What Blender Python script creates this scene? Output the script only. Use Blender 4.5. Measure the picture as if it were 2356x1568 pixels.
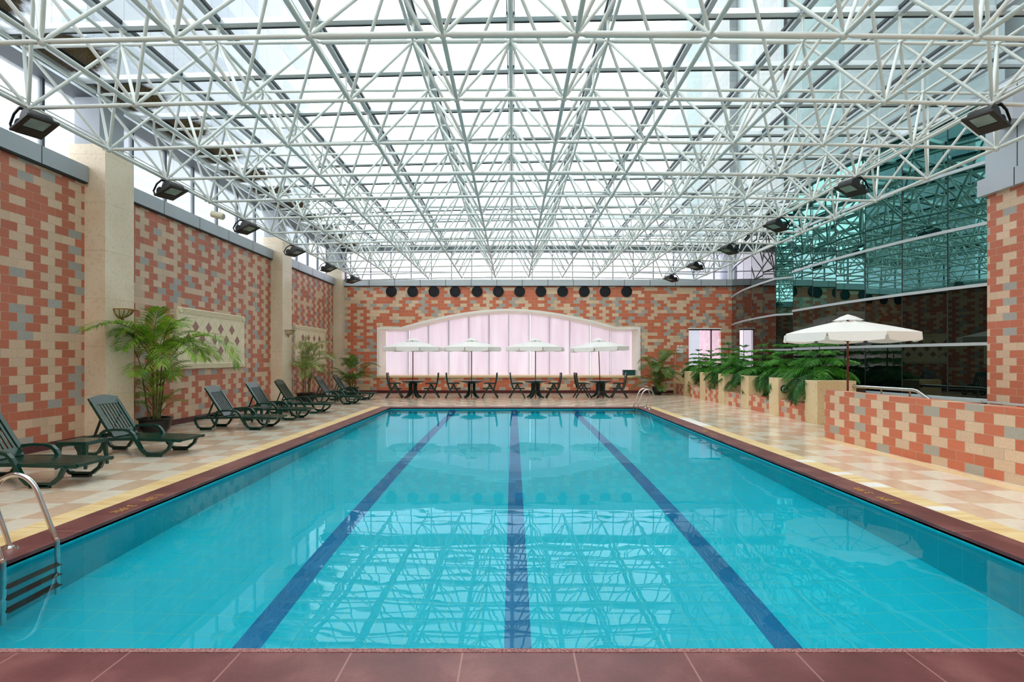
import bpy, math, random
from mathutils import Vector, Matrix
random.seed(7)
PI = math.pi
scn = bpy.context.scene
for o in list(bpy.data.objects): bpy.data.objects.remove(o)
C = scn.collection

# ------------------------------------------------------------------ camera, sky, exposure
F = 1265.0; CX = 1180.0; HY = 824.0; CAMH = 1.7
cd = bpy.data.cameras.new('camera'); cam = bpy.data.objects.new('camera', cd); C.objects.link(cam)
cam.location = (0, 0, CAMH); cam.rotation_euler = (PI/2, 0, 0)
cd.sensor_width = 36; cd.lens = F/2356*36
cd.shift_x = -(CX-1178)/2356; cd.shift_y = (HY-784)/2356
cd.clip_end = 500; cd.clip_start = .05
scn.camera = cam
scn.view_settings.view_transform = 'Standard'
scn.view_settings.look = 'None'
scn.view_settings.gamma = 1
scn.view_settings.use_curve_mapping = False
scn.view_settings.exposure = 0.42

w = bpy.data.worlds.new('World'); scn.world = w; w.use_nodes = True
nt = w.node_tree; nt.nodes.clear()
wo = nt.nodes.new('ShaderNodeOutputWorld'); bg = nt.nodes.new('ShaderNodeBackground')
tc = nt.nodes.new('ShaderNodeTexCoord'); nz = nt.nodes.new('ShaderNodeTexNoise'); rp = nt.nodes.new('ShaderNodeValToRGB')
nz.inputs['Scale'].default_value = 2.2; nz.inputs['Detail'].default_value = 4
rp.color_ramp.elements[0].position = .35; rp.color_ramp.elements[0].color = (.90, .94, .97, 1)
rp.color_ramp.elements[1].position = .65; rp.color_ramp.elements[1].color = (1, .985, .965, 1)
nt.links.new(tc.outputs['Generated'], nz.inputs['Vector']); nt.links.new(nz.outputs['Fac'], rp.inputs['Fac'])
nt.links.new(rp.outputs['Color'], bg.inputs['Color']); nt.links.new(bg.outputs[0], wo.inputs[0])
bg.inputs['Strength'].default_value = 2.9

# ------------------------------------------------------------------ materials
def S(r, g, b):
    f = lambda c: c/12.92 if c <= .04045 else ((c+.055)/1.055)**2.4
    return (f(r/255), f(g/255), f(b/255), 1)

class NM:
    def __init__(s, name):
        s.m = bpy.data.materials.new(name); s.m.use_nodes = True
        s.t = s.m.node_tree; s.t.nodes.clear()
        s.out = s.t.nodes.new('ShaderNodeOutputMaterial')
    def n(s, typ, ins=None, **kw):
        nd = s.t.nodes.new('ShaderNode'+typ)
        for k, v in kw.items(): setattr(nd, k, v)
        for k, v in (ins or {}).items():
            if hasattr(v, 'is_output'): s.t.links.new(v, nd.inputs[k])
            else: nd.inputs[k].default_value = v
        return nd
    def math(s, op, a, b=0.0, c=None, clamp=False):
        d = {0: a, 1: b}
        if c is not None: d[2] = c
        nd = s.n('Math', d, operation=op); nd.use_clamp = clamp
        return nd.outputs[0]
    def mix(s, fac, a, b):
        nd = s.n('MixRGB', {'Fac': fac, 'Color1': a, 'Color2': b}); return nd.outputs[0]
    def ramp(s, fac, stops, interp='LINEAR'):
        nd = s.n('ValToRGB', {'Fac': fac}); r = nd.color_ramp; r.interpolation = interp
        while len(r.elements) < len(stops): r.elements.new(.5)
        for e, (p, c) in zip(r.elements, stops): e.position = p; e.color = c
        return nd.outputs[0]
    def noise(s, scale, detail=4, vec=None, rough=.5):
        d = {'Scale': scale, 'Detail': detail, 'Roughness': rough}
        if vec is None: vec = s.n('TexCoord').outputs['Object']
        d['Vector'] = vec
        return s.n('TexNoise', d).outputs['Fac']
    def xyz(s):
        p = s.n('SeparateXYZ', {0: s.n('TexCoord').outputs['Object']}); return p.outputs[0], p.outputs[1], p.outputs[2]
    def end(s, sh): s.t.links.new(sh.outputs[0] if hasattr(sh, 'outputs') else sh, s.out.inputs[0]); return s.m
    def pr(s, col, rough=.5, metal=0.0, **ins):
        d = {'Base Color': col, 'Roughness': rough, 'Metallic': metal}; d.update(ins)
        return s.n('BsdfPrincipled', d)

def simple(name, col, rough=.5, metal=0.0, var=.12, scale=6.0, spec=.5):
    m = NM(name); nf = m.noise(scale)
    a = tuple(c*(1-var) for c in col[:3])+(1,); b = tuple(min(1, c*(1+var)) for c in col[:3])+(1,)
    return m.end(m.pr(m.ramp(nf, [(.3, a), (.7, b)]), rough, metal, **{'Specular IOR Level': spec}))

BW, BH = .316, .157
def brick_mat(name, mode, red, tan, grey, rough=.55):
    m = NM(name); x, y, z = m.xyz()
    u = m.math('ADD', x, y); zz = m.math('SUBTRACT', z, .14-BH*.0)
    row = m.math('FLOOR', m.math('DIVIDE', zz, BH))
    par = m.math('MODULO', m.math('ADD', row, 40.0), 2.0)
    uu = m.math('ADD', m.math('DIVIDE', u, BW), m.math('MULTIPLY', par, .5))
    uu = m.math('ADD', uu, 400.0)
    col = m.math('FLOOR', uu)
    v = m.n('CombineXYZ', {0: col, 1: row, 2: 3.3}).outputs[0]
    wn = m.n('TexWhiteNoise', {'Vector': v}).outputs['Value']
    if mode == 'regular':
        cp = m.math('MODULO', m.math('ADD', col, m.math('FLOOR', m.math('DIVIDE', row, 2.0))), 2.0)
        cp = m.math('MODULO', col, 2.0)
        # one of two neighbours is red, the other tan or grey
        wn = m.math('ADD', m.math('MULTIPLY', cp, .46), m.math('MULTIPLY', wn, .55))
        c = m.ramp(wn, [(0, red), (.50, tan), (.88, grey)], 'CONSTANT')
    else:
        cp = m.math('MODULO', col, 2.0)
        wn = m.math('ADD', m.math('MULTIPLY', cp, .32), m.math('MULTIPLY', wn, .68))
        c = m.ramp(wn, [(0, red), (.50, tan), (.76, grey)], 'CONSTANT')
    fx = m.math('FRACT', uu); fz = m.math('FRACT', m.math('DIVIDE', zz, BH))
    ex = m.math('LESS_THAN', m.math('MINIMUM', fx, m.math('SUBTRACT', 1.0, fx)), .011)
    ez = m.math('LESS_THAN', m.math('MINIMUM', fz, m.math('SUBTRACT', 1.0, fz)), .022)
    edge = m.math('MAXIMUM', ex, ez)
    nf = m.noise(55, 3)
    sp = m.ramp(nf, [(.3, (.80, .80, .80, 1)), (.7, (1, 1, 1, 1))])
    wn2 = m.n('TexWhiteNoise', {'Vector': m.n('CombineXYZ', {0: row, 1: col, 2: 9.1}).outputs[0]}).outputs['Value']
    vv = m.ramp(wn2, [(0, (.86, .86, .86, 1)), (1, (1, 1, 1, 1))])
    c = m.n('MixRGB', {'Fac': 1.0, 'Color1': c, 'Color2': sp}, blend_type='MULTIPLY').outputs[0]
    c = m.n('MixRGB', {'Fac': 1.0, 'Color1': c, 'Color2': vv}, blend_type='MULTIPLY').outputs[0]
    c = m.n('MixRGB', {'Fac': edge, 'Color1': c, 'Color2': tuple(k*.62 for k in tan[:3])+(1,)}).outputs[0]
    return m.end(m.pr(c, rough))

RED, TAN, GREY = S(226, 124, 88), S(240, 208, 172), S(190, 182, 170)
M_brick_back = brick_mat('brick_back', 'random', RED, TAN, GREY)
M_brick_side = brick_mat('brick_side', 'regular', S(206, 118, 90), S(230, 198, 168), S(180, 176, 168))
M_brick_low = brick_mat('brick_parapet', 'regular', S(226, 128, 94), S(242, 208, 174), S(194, 186, 170))

def marble(name, a, b, vein, rough=.3, joint=None):
    m = NM(name)
    n1 = m.noise(1.6, 6); n2 = m.noise(16, 5)
    c = m.ramp(n1, [(.3, a), (.7, b)])
    f = m.ramp(n2, [(.52, (0, 0, 0, 1)), (.70, (1, 1, 1, 1))])
    fm = m.math('MULTIPLY', f, .38)
    c = m.mix(fm, c, vein)
    if joint:
        x, y, z = m.xyz()
        fz = m.math('FRACT', m.math('DIVIDE', z, joint))
        c = m.mix(m.math('MULTIPLY', m.math('LESS_THAN', fz, .006), .6), c, tuple(k*.5 for k in vein[:3])+(1,))
    return m.end(m.pr(c, rough))
M_cream = marble('cream_marble', S(226, 206, 176), S(236, 220, 194), S(202, 172, 132), .32, .97)
M_cream_pl = marble('planter_marble', S(230, 204, 156), S(240, 218, 176), S(196, 158, 104), .32)
M_panel_cream = marble('panel_marble', S(232, 218, 182), S(240, 226, 194), S(206, 184, 138), .45)

def floor_mat():
    m = NM('checker_marble_floor'); x, y, z = m.xyz(); T = .625
    fx = m.math('FLOOR', m.math('DIVIDE', m.math('ADD', x, 5.25+40*T), T))
    fy = m.math('FLOOR', m.math('DIVIDE', m.math('SUBTRACT', y, 5.83-40*T), T))
    p = m.math('MODULO', m.math('ADD', fx, fy), 2.0)
    c = m.mix(p, S(226, 196, 168), S(240, 228, 208))
    wn = m.n('TexWhiteNoise', {'Vector': m.n('CombineXYZ', {0: fx, 1: fy, 2: 1.0}).outputs[0]}).outputs['Value']
    c = m.n('MixRGB', {'Fac': 1.0, 'Color1': c, 'Color2': m.ramp(wn, [(0, (.90, .90, .90, 1)), (1, (1, 1, 1, 1))])}, blend_type='MULTIPLY').outputs[0]
    ax = m.math('FRACT', m.math('DIVIDE', m.math('ADD', x, 5.25+40*T), T)); ay = m.math('FRACT', m.math('DIVIDE', m.math('SUBTRACT', y, 5.83-40*T), T))
    e = m.math('MAXIMUM', m.math('LESS_THAN', ax, .006), m.math('LESS_THAN', ay, .006))
    c = m.mix(m.math('MULTIPLY', e, .35), c, S(170, 145, 120))
    n2 = m.noise(9, 6)
    c = m.n('MixRGB', {'Fac': 1.0, 'Color1': c, 'Color2': m.ramp(n2, [(.35, (.94, .93, .92, 1)), (.65, (1, 1, 1, 1))])}, blend_type='MULTIPLY').outputs[0]
    return m.end(m.pr(c, m.ramp(n2, [(.3, (.10, .10, .10, 1)), (.7, (.2, .2, .2, 1))])))
M_floor = floor_mat()

def coping_mat():
    m = NM('purple_granite'); n1 = m.noise(2.3, 5); n2 = m.noise(60, 3)
    c = m.ramp(n1, [(.3, S(94, 42, 42)), (.5, S(112, 56, 56)), (.72, S(138, 84, 80))])
    c = m.n('MixRGB', {'Fac': 1.0, 'Color1': c, 'Color2': m.ramp(n2, [(.3, (.82, .82, .82, 1)), (.7, (1, 1, 1, 1))])}, blend_type='MULTIPLY').outputs[0]
    x, y, z = m.xyz()
    jx = m.math('LESS_THAN', m.math('ABSOLUTE', m.math('SUBTRACT', m.math('FRACT', m.math('DIVIDE', m.math('ADD', x, 40-.03+.32), .64)), .5)), .008)
    jy = m.math('LESS_THAN', m.math('ABSOLUTE', m.math('SUBTRACT', m.math('FRACT', m.math('DIVIDE', y, 1.2)), .5)), .006)
    side = m.math('GREATER_THAN', m.math('ABSOLUTE', m.math('SUBTRACT', x, .04)), 4.28)
    j = m.math('ADD', m.math('MULTIPLY', jy, side), m.math('MULTIPLY', jx, m.math('SUBTRACT', 1.0, side)), clamp=True)
    c = m.mix(m.math('MULTIPLY', j, .6), c, S(176, 128, 120))
    return m.end(m.pr(c, .42))
M_coping = coping_mat()
M_coping_rough = simple('rough_granite_edge', S(150, 104, 102), .9, 0, .75, 90)
M_baseboard = simple('dark_red_granite', S(86, 38, 42), .25, 0, .25, 30)
def yellow_mat():
    m = NM('yellow_sandstone'); x, y, z = m.xyz()
    v = m.n('CombineXYZ', {0: m.math('MULTIPLY', x, 2.0), 1: m.math('MULTIPLY', y, 14.0), 2: z}).outputs[0]
    n1 = m.noise(1.0, 4, v)
    return m.end(m.pr(m.ramp(n1, [(.3, S(216, 178, 116)), (.55, S(236, 208, 152)), (.75, S(242, 222, 176))]), .4))
M_yellow = yellow_mat()
M_whitestone = simple('white_stone', S(240, 236, 228), .4, 0, .05)

def pool_tile(name, a, b, grout, T=.3, off=0.0, wall=False):
    m = NM(name); x, y, z = m.xyz()
    u = m.math('ADD', x, y) if wall else x
    v = z if wall else y
    fu = m.math('FRACT', m.math('DIVIDE', m.math('ADD', u, 30+off), T)); fv = m.math('FRACT', m.math('DIVIDE', m.math('ADD', v, 30), T))
    e = m.math('MAXIMUM', m.math('LESS_THAN', fu, .028), m.math('LESS_THAN', fv, .028))
    n1 = m.noise(.5, 5)
    c = m.ramp(n1, [(.3, a), (.7, b)])
    c = m.mix(m.math('MULTIPLY', e, .85), c, grout)
    return m.end(m.pr(c, .4))
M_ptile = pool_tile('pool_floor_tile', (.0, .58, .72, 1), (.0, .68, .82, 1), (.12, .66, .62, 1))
M_pwall_shaded = pool_tile('pool_wall_tile_shaded', (.0, .46, .54, 1), (.0, .54, .63, 1), (.05, .62, .62, 1), wall=True)  # floor tile again, the walls' dimmer light put into a darker colour
M_lane = simple('lane_blue', (.0, .19, .42, 1), .4, 0, .15, 2)
def water_mat():
    m = NM('pool_water')
    tco = m.n('TexCoord').outputs['Object']
    mp = m.n('Mapping', {'Vector': tco, 'Scale': (1.0, 1.6, 1.0)}).outputs[0]
    n1 = m.n('TexNoise', {'Vector': mp, 'Scale': 1.5, 'Detail': 2.0, 'Roughness': .4}).outputs['Fac']
    b = m.n('Bump', {'Strength': .03, 'Distance': .05, 'Height': n1}).outputs[0]
    rf = m.n('BsdfRefraction', {'Color': (.86, .99, 1, 1), 'Roughness': 0.0, 'IOR': 1.33, 'Normal': b})
    gl = m.n('BsdfGlossy', {'Color': (.62, .94, 1, 1), 'Roughness': 0.0, 'Normal': b})
    fr = m.n('Fresnel', {'IOR': 1.33, 'Normal': b}).outputs[0]
    return m.end(m.n('MixShader', {0: m.math('MULTIPLY', fr, .60), 1: rf.outputs[0], 2: gl.outputs[0]}))
M_water = water_mat()

def clear_glass(name, tint, refl=.06, stain=False, haze=0.0):
    m = NM(name)
    tr = m.n('BsdfTransparent', {'Color': tint}); gl = m.n('BsdfGlossy', {'Roughness': .02, 'Color': (1, 1, 1, 1)})
    lw = m.n('LayerWeight', {'Blend': .5}).outputs['Facing']
    fr = m.math('ADD', .03, m.math('MULTIPLY', m.math('POWER', lw, 5.0), .35))
    sh = m.n('MixShader', {0: fr, 1: tr.outputs[0], 2: gl.outputs[0]}).outputs[0]
    if haze:
        tl = m.n('BsdfTranslucent', {'Color': (.92, .96, 1, 1)})
        n1 = m.noise(.8, 5)
        sh = m.n('MixShader', {0: m.math('MULTIPLY', m.ramp(n1, [(.3, (.5, .5, .5, 1)), (.7, (1, 1, 1, 1))]), haze), 1: sh, 2: tl.outputs[0]}).outputs[0]
    if stain:
        x, y, z = m.xyz()
        u = m.math('DIVIDE', m.math('ADD', x, 8.55), 1.30)
        v = m.math('DIVIDE', m.math('SUBTRACT', m.math('FRACT', m.math('DIVIDE', m.math('SUBTRACT', y, ROOFY0-33), 1.65)), .42), .48)
        r = m.math('ADD', m.math('MULTIPLY', u, u), m.math('MULTIPLY', v, v))
        n0 = m.noise(3.0, 9, None, .72)
        r = m.math('ADD', r, m.math('MULTIPLY', m.math('SUBTRACT', n0, .5), 1.3))
        k = m.ramp(m.math('MULTIPLY', r, .75), [(.60, (1, 1, 1, 1)), (.90, (0, 0, 0, 1))])
        n3 = m.noise(40, 3)
        dc = m.ramp(n3, [(.35, S(30, 25, 6)), (.6, S(78, 60, 18)), (.8, S(120, 98, 50))])
        dirt = m.n('BsdfDiffuse', {'Color': dc})
        dl = m.n('BsdfTranslucent', {'Color': dc})
        da = m.n('MixShader', {0: .10, 1: dirt.outputs[0], 2: dl.outputs[0]}).outputs[0]
        sh = m.n('MixShader', {0: m.math('MULTIPLY', k, .98), 1: sh, 2: da}).outputs[0]
    return m.end(sh)
ROOFY0 = 6.62+1.65*.5
M_roofglass = clear_glass('roof_glass', (.90, .955, .965, 1), stain=True, haze=.05)
M_clear = clear_glass('clerestory_glass', (.93, .95, .98, 1), haze=.15)
M_clear_pink = clear_glass('tinted_clerestory_glass', (.93, .90, .96, 1), haze=.3)
M_pinkglass = clear_glass('pink_tinted_glass', (.98, .91, .97, 1), haze=.10)

def curtain_glass(name, tint, ior, dk):
    m = NM(name)
    df = m.n('BsdfDiffuse', {'Color': dk}); gl = m.n('BsdfGlossy', {'Roughness': .0, 'Color': tint})
    gl2 = m.n('BsdfGlossy', {'Roughness': .0, 'Color': (.92, .95, .94, 1)})
    fr = m.n('Fresnel', {'IOR': ior}).outputs[0]
    lw = m.n('LayerWeight', {'Blend': .25}).outputs['Facing']
    g = m.n('MixShader', {0: m.math('POWER', lw, 3.0), 1: gl.outputs[0], 2: gl2.outputs[0]}).outputs[0]
    return m.end(m.n('MixShader', {0: fr, 1: df.outputs[0], 2: g}))
M_curtain = curtain_glass('teal_reflective_glass', (.34, .80, .73, 1), 4.2, (.001, .014, .013, 1))
M_curtain_low = curtain_glass('low_reflective_glass', (.60, .72, .62, 1), 2.0, (.001, .003, .003, 1))  # lower panes: weaker, greyer mirror tint
M_curtain_far = curtain_glass('neutral_reflective_glass', (.85, .85, .85, 1), 2.2, (.002, .004, .004, 1))  # far wing: neutral grey mirror tint at every height


def blind_mat():
    m = NM('lavender_blind')
    n1 = m.noise(.35, 2); x, y, z = m.xyz()
    st = m.n('TexNoise', {'Vector': m.n('CombineXYZ', {0: m.math('MULTIPLY', x, 3.0), 1: 0.0, 2: m.math('MULTIPLY', z, .3)}).outputs[0], 'Scale': 1.0, 'Detail': 2.0}).outputs['Fac']
    c = m.ramp(st, [(.3, S(238, 230, 236)), (.7, S(246, 241, 244))])
    tl = m.n('BsdfTranslucent', {'Color': c}); df = m.n('BsdfDiffuse', {'Color': c})
    a = m.n('MixShader', {0: .35, 1: tl.outputs[0], 2: df.outputs[0]}).outputs[0]
    gl = m.n('BsdfGlossy', {'Roughness': .08, 'Color': (1, 1, 1, 1)})
    return m.end(m.n('MixShader', {0: .06, 1: a, 2: gl.outputs[0]}))
M_blind = blind_mat()

M_white = simple('white_painted_steel', S(202, 208, 204), .38, 0, .04, 3)
M_alu = simple('grey_aluminium_panel', S(168, 176, 182), .42, .25, .06, 1.2)
M_alu_dk = simple('dark_aluminium', S(84, 92, 96), .45, .3, .08, 2)
M_gutter = simple('dark_gutter_metal', S(52, 60, 62), .55, .1, .1, 2)
M_alu_lt = simple('light_aluminium', S(196, 204, 208), .35, .3, .04, 2)
M_gasket = simple('black_gasket', S(26, 34, 36), .6, 0, .1)
M_greyclad = simple('grey_cladding', S(172, 178, 186), .5, 0, .05, 1)
M_black = simple('black_metal', S(13, 14, 16), .5, .0, .15, 10)
M_lens = simple('lamp_lens', S(128, 150, 148), .08, 0, .3, 3)
M_steel = simple('stainless_steel', S(205, 205, 205), .16, 1, .06, 3)
M_green = simple('green_plastic', S(12, 58, 48), .22, 0, .15, 14)
M_green_dk = simple('dark_green_plastic', S(16, 42, 38), .30, 0, .15, 14)
def canvas_mat():
    m = NM('white_canvas'); c = m.ramp(m.noise(20), [(.3, S(250, 249, 246)), (.7, S(253, 253, 250))])
    return m.end(m.n('MixShader', {0: .22, 1: m.n('BsdfDiffuse', {'Color': c}).outputs[0], 2: m.n('BsdfTranslucent', {'Color': c}).outputs[0]}))
M_canvas = canvas_mat()
M_wood = simple('dark_red_wood', S(112, 42, 30), .4, 0, .2, 20)
M_pot = simple('black_pot', S(30, 26, 26), .35, 0, .2, 12)
M_soil = simple('soil', S(60, 42, 28), .95, 0, .4, 60)
M_cane = simple('palm_cane', S(96, 96, 44), .6, 0, .35, 14)
M_frame_white = simple('white_window_frame', S(246, 242, 232), .5, 0, .04, 2)
M_brass = simple('aged_brass', S(150, 112, 52), .4, .6, .25, 14)
M_gold = simple('gold_lettering', S(196, 152, 72), .5, .1, .1, 20)
M_diamond = simple('plum_stone', S(158, 112, 106), .5, 0, .12, 14)
M_plasticw = simple('white_plastic', S(226, 226, 222), .4, 0, .04)
M_creamplastic = simple('cream_plastic', S(222, 214, 186), .5, 0, .05)
M_ventdark = simple('vent_mesh_dark', S(34, 38, 48), .6, .2, .2, 40)
M_inlay = simple('red_stone_inlay', S(168, 92, 66), .35, 0, .15, 20)
M_teal = simple('teal_plastic', S(16, 74, 76), .4, 0, .1)
M_bounce = simple('bounce_grey', S(205, 205, 205), .9, 0, .06, .4)

def leaf_mat(name, a, b, tip=None):
    m = NM(name); nf = m.noise(3.2, 4)
    st = [(.3, a), (.65, b)]
    if tip: st.append((.78, tip))
    c = m.ramp(nf, st)
    p = m.pr(c, .42); tl = m.n('BsdfTranslucent', {'Color': c})
    return m.end(m.n('MixShader', {0: .3, 1: p.outputs[0], 2: tl.outputs[0]}))
M_leaf = leaf_mat('palm_leaf', S(62, 118, 34), S(150, 190, 48), S(176, 176, 62))
M_leaf_dark = leaf_mat('palm_leaf_deep_green', S(46, 88, 36), S(112, 148, 56))
M_leaf_pale = leaf_mat('palm_leaf_olive', S(116, 138, 60), S(178, 186, 112), S(180, 150, 80))
M_pine = leaf_mat('pine_needles', S(26, 96, 30), S(96, 176, 48))
M_pine_dk = leaf_mat('pine_needles_deep', S(18, 72, 26), S(56, 126, 40))
M_bark = simple('pine_bark', S(70, 60, 36), .8, 0, .3, 20)

def tower_mat(name, A, B, Cc, hz, vu, vband, hband=.42):
    m = NM(name); x, y, z = m.xyz(); u = m.math('ADD', x, y)
    fv = m.math('FRACT', m.math('DIVIDE', u, vband)); fz = m.math('FRACT', m.math('DIVIDE', z, hz)); fu = m.math('FRACT', m.math('DIVIDE', u, vu))
    c = m.mix(m.math('LESS_THAN', fz, hband), A, B)
    c = m.mix(m.math('LESS_THAN', fv, .4), c, Cc)
    e = m.math('MAXIMUM', m.math('LESS_THAN', fu, .03), m.math('LESS_THAN', fz, .03))
    c = m.mix(m.math('MULTIPLY', e, .5), c, (.08, .10, .11, 1))
    return m.end(m.pr(c, .35))
M_tower_l = tower_mat('left_tower_facade', (.30, .34, .38, 1), (.20, .25, .31, 1), (.27, .31, .36, 1), 3.2, 1.6, 9.0, .5)
M_tower_r = tower_mat('right_tower_facade', (.19, .225, .235, 1), (.24, .275, .285, 1), (.10, .20, .205, 1), 1.35, 1.2, 7.0)

# ------------------------------------------------------------------ mesh helpers
class MB:
    def __init__(s): s.v = []; s.f = []
    def add(s, vs, fs):
        b = len(s.v); s.v += [tuple(p) for p in vs]; s.f += [tuple(i+b for i in f) for f in fs]; return s
    def box(s, x0, x1, y0, y1, z0, z1):
        vs = [(x, y, z) for z in (z0, z1) for y in (y0, y1) for x in (x0, x1)]
        return s.add(vs, [(0, 2, 3, 1), (4, 5, 7, 6), (0, 1, 5, 4), (2, 6, 7, 3), (0, 4, 6, 2), (1, 3, 7, 5)])
    def obox(s, a, b, wd, ht, up=(0, 0, 1)):
        """bar from a to b, rectangular section wd (sideways) x ht (along up)"""
        a = Vector(a); b = Vector(b); d = (b-a).normalized(); up = Vector(up)
        sd = d.cross(up)
        if sd.length < 1e-4: sd = d.cross(Vector((1, 0, 0)))
        sd.normalize(); u = sd.cross(d).normalized()
        vs = []
        for p in (a, b):
            for i, j in ((-1, -1), (1, -1), (1, 1), (-1, 1)): vs.append(p+sd*(i*wd/2)+u*(j*ht/2))
        return s.add(vs, [(0, 1, 2, 3), (7, 6, 5, 4), (0, 4, 5, 1), (1, 5, 6, 2), (2, 6, 7, 3), (3, 7, 4, 0)])
    def tube(s, pts, r, seg=8, cap=True):
        pts = [Vector(p) for p in pts]; n = len(pts)
        rs = r if isinstance(r, (list, tuple)) else [r]*n
        up = None; vs = []; fs = []
        for i, p in enumerate(pts):
            d = (pts[min(i+1, n-1)]-pts[max(i-1, 0)]).normalized()
            if up is None:
                up = Vector((0, 0, 1)) if abs(d.z) < .9 else Vector((1, 0, 0))
            sd = d.cross(up).normalized(); up = sd.cross(d).normalized()
            for k in range(seg):
                a = 2*PI*k/seg; vs.append(p+(sd*math.cos(a)+up*math.sin(a))*rs[i])
        for i in range(n-1):
            for k in range(seg):
                a = i*seg+k; b = i*seg+(k+1) % seg
                fs.append((a, b, b+seg, a+seg))
        if cap: fs.append(tuple(range(seg-1, -1, -1))); fs.append(tuple((n-1)*seg+k for k in range(seg)))
        return s.add(vs, fs)
    def member(s, a, b, r, seg=10):
        r = r*1.06
        a = Vector(a); b = Vector(b); L = (b-a).length; d = (b-a)/L; e = .045; t = .075
        return s.tube([a+d*e, a+d*t, a+d*(t+.04), b-d*(t+.04), b-d*t, b-d*e], [r*.6, r*.65, r, r, r*.65, r*.6], seg)
    def lathe(s, prof, c=(0, 0, 0), seg=24, ax='z', a0=0.0):
        vs = []; fs = []; n = len(prof)
        for (r, h) in prof:
            for k in range(seg):
                a = 2*PI*k/seg+a0; p = (r*math.cos(a), r*math.sin(a), h)
                if ax == 'y': p = (p[0], p[2], p[1])
                if ax == 'x': p = (p[2], p[0], p[1])
                vs.append((p[0]+c[0], p[1]+c[1], p[2]+c[2]))
        for i in range(n-1):
            for k in range(seg): a = i*seg+k; b = i*seg+(k+1) % seg; fs.append((a, b, b+seg, a+seg))
        if prof[0][0] > 1e-4: fs.append(tuple(range(seg-1, -1, -1)))
        if prof[-1][0] > 1e-4: fs.append(tuple((n-1)*seg+k for k in range(seg)))
        return s.add(vs, fs)
    def ball(s, c, r, seg=8, rings=5):
        prof = [(max(1e-5, r*math.sin(PI*i/rings)), -r*math.cos(PI*i/rings)) for i in range(rings+1)]
        return s.lathe(prof, c, seg)
    def prism(s, pts, y0, y1):
        """extrude an (x,z) outline between y0 and y1"""
        n = len(pts); vs = [(x, y0, z) for x, z in pts]+[(x, y1, z) for x, z in pts]
        fs = [tuple(range(n)), tuple(range(2*n-1, n-1, -1))]+[(i, n+i, n+(i+1) % n, (i+1) % n) for i in range(n)]
        return s.add(vs, fs)
    def ribbon(s, pts, wd, y0, y1):
        """bar following an (x,z) path, thickness wd in the plane, from y0 to y1"""
        n = len(pts); L = []; R = []
        P = [Vector((x, 0, z)) for x, z in pts]
        for i in range(n):
            d = (P[min(i+1, n-1)]-P[max(i-1, 0)]).normalized(); nn = Vector((-d.z, 0, d.x))*(wd/2 if not isinstance(wd, list) else wd[i]/2)
            L.append(P[i]+nn); R.append(P[i]-nn)
        vs = []
        for i in range(n):
            for q in (L[i], R[i]):
                vs.append((q.x, y0, q.z)); vs.append((q.x, y1, q.z))
        fs = []
        for i in range(n-1):
            a = i*4; b = a+4
            fs += [(a, b, b+1, a+1), (a+2, a+3, b+3, b+2), (a, a+2, b+2, b), (a+1, b+1, b+3, a+3)]
        fs += [(0, 1, 3, 2), ((n-1)*4, (n-1)*4+2, (n-1)*4+3, (n-1)*4+1)]
        return s.add(vs, fs)
    def xf(s, M): s.v = [tuple(M @ Vector(p)) for p in s.v]; return s
    def join(s, o): return s.add(o.v, o.f)
    def build(s, name, mat, parent=None, smooth=False, bevel=0, kind=None, label=None):
        me = bpy.data.meshes.new(name); me.from_pydata(s.v, [], s.f); me.update()
        if smooth:
            me.polygons.foreach_set('use_smooth', [True]*len(me.polygons))
            try: me.set_sharp_from_angle(angle=math.radians(42))
            except Exception: pass
        me.materials.append(mat)
        o = bpy.data.objects.new(name, me); C.objects.link(o)
        if parent: o.parent = parent
        if bevel:
            b = o.modifiers.new('bevel', 'BEVEL'); b.width = bevel; b.segments = 2; b.limit_method = 'ANGLE'
        if kind: o['kind'] = kind
        if label: o['label'] = label
        return o

def empty(name, label, cat, loc=(0, 0, 0), rz=0, group=None, kind=None):
    o = bpy.data.objects.new(name, None); C.objects.link(o); o.location = loc; o.rotation_euler = (0, 0, rz)
    o.empty_display_size = .1
    if kind: o['kind'] = kind
    if label: o['label'] = label
    if cat: o['category'] = cat
    if group: o['group'] = group
    return o
def tag(o, label, cat, group=None, kind=None):
    o['label'] = label; o['category'] = cat
    if group: o['group'] = group
    if kind: o['kind'] = kind
    return o
KIDS = {}
def children(o): return [c for c in bpy.data.objects if c.parent is o]
def dup(o, loc, rz, label, group=None):
    def cp(a, p):
        c = a.copy(); C.objects.link(c)
        if p is not None: c.parent = p
        for ch in children(a): cp(ch, c)
        return c
    r = cp(o, None); r.location = loc; r.rotation_euler = (0, 0, rz); r['label'] = label
    if group: r['group'] = group
    return r

# ================================================================== THE SETTING
PX0, PX1, PY0, PY1 = -4.24, 4.32, 3.18, 19.03     # pool opening
CW = .38; YW = .30                               # coping and yellow strip widths
WL = -8.65; WB = 26.9; WN = -5.0
# floor with a hole for the pool and its borders
def ring(x0, x1, y0, y1, X0, X1, Y0, Y1, z0, z1):
    m = MB(); m.box(X0, X1, Y0, y0, z0, z1); m.box(X0, X1, y1, Y1, z0, z1); m.box(X0, x0, y0, y1, z0, z1); m.box(x1, X1, y0, y1, z0, z1); return m
fl = ring(PX0-CW-YW, PX1+CW+YW, PY0-CW, PY1+CW, -9.3, 11.0, WN-.3, WB+.1, -.25, 0).build('floor', M_floor); fl['kind'] = 'structure'
fy = MB(); fy.box(PX0-CW-YW, PX0-CW, PY0-CW, PY1+CW, -.25, .002); fy.box(PX1+CW, PX1+CW+YW, PY0-CW, PY1+CW, -.25, .002)
o = fy.build('trim_1', M_yellow); o['kind'] = 'structure'
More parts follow.
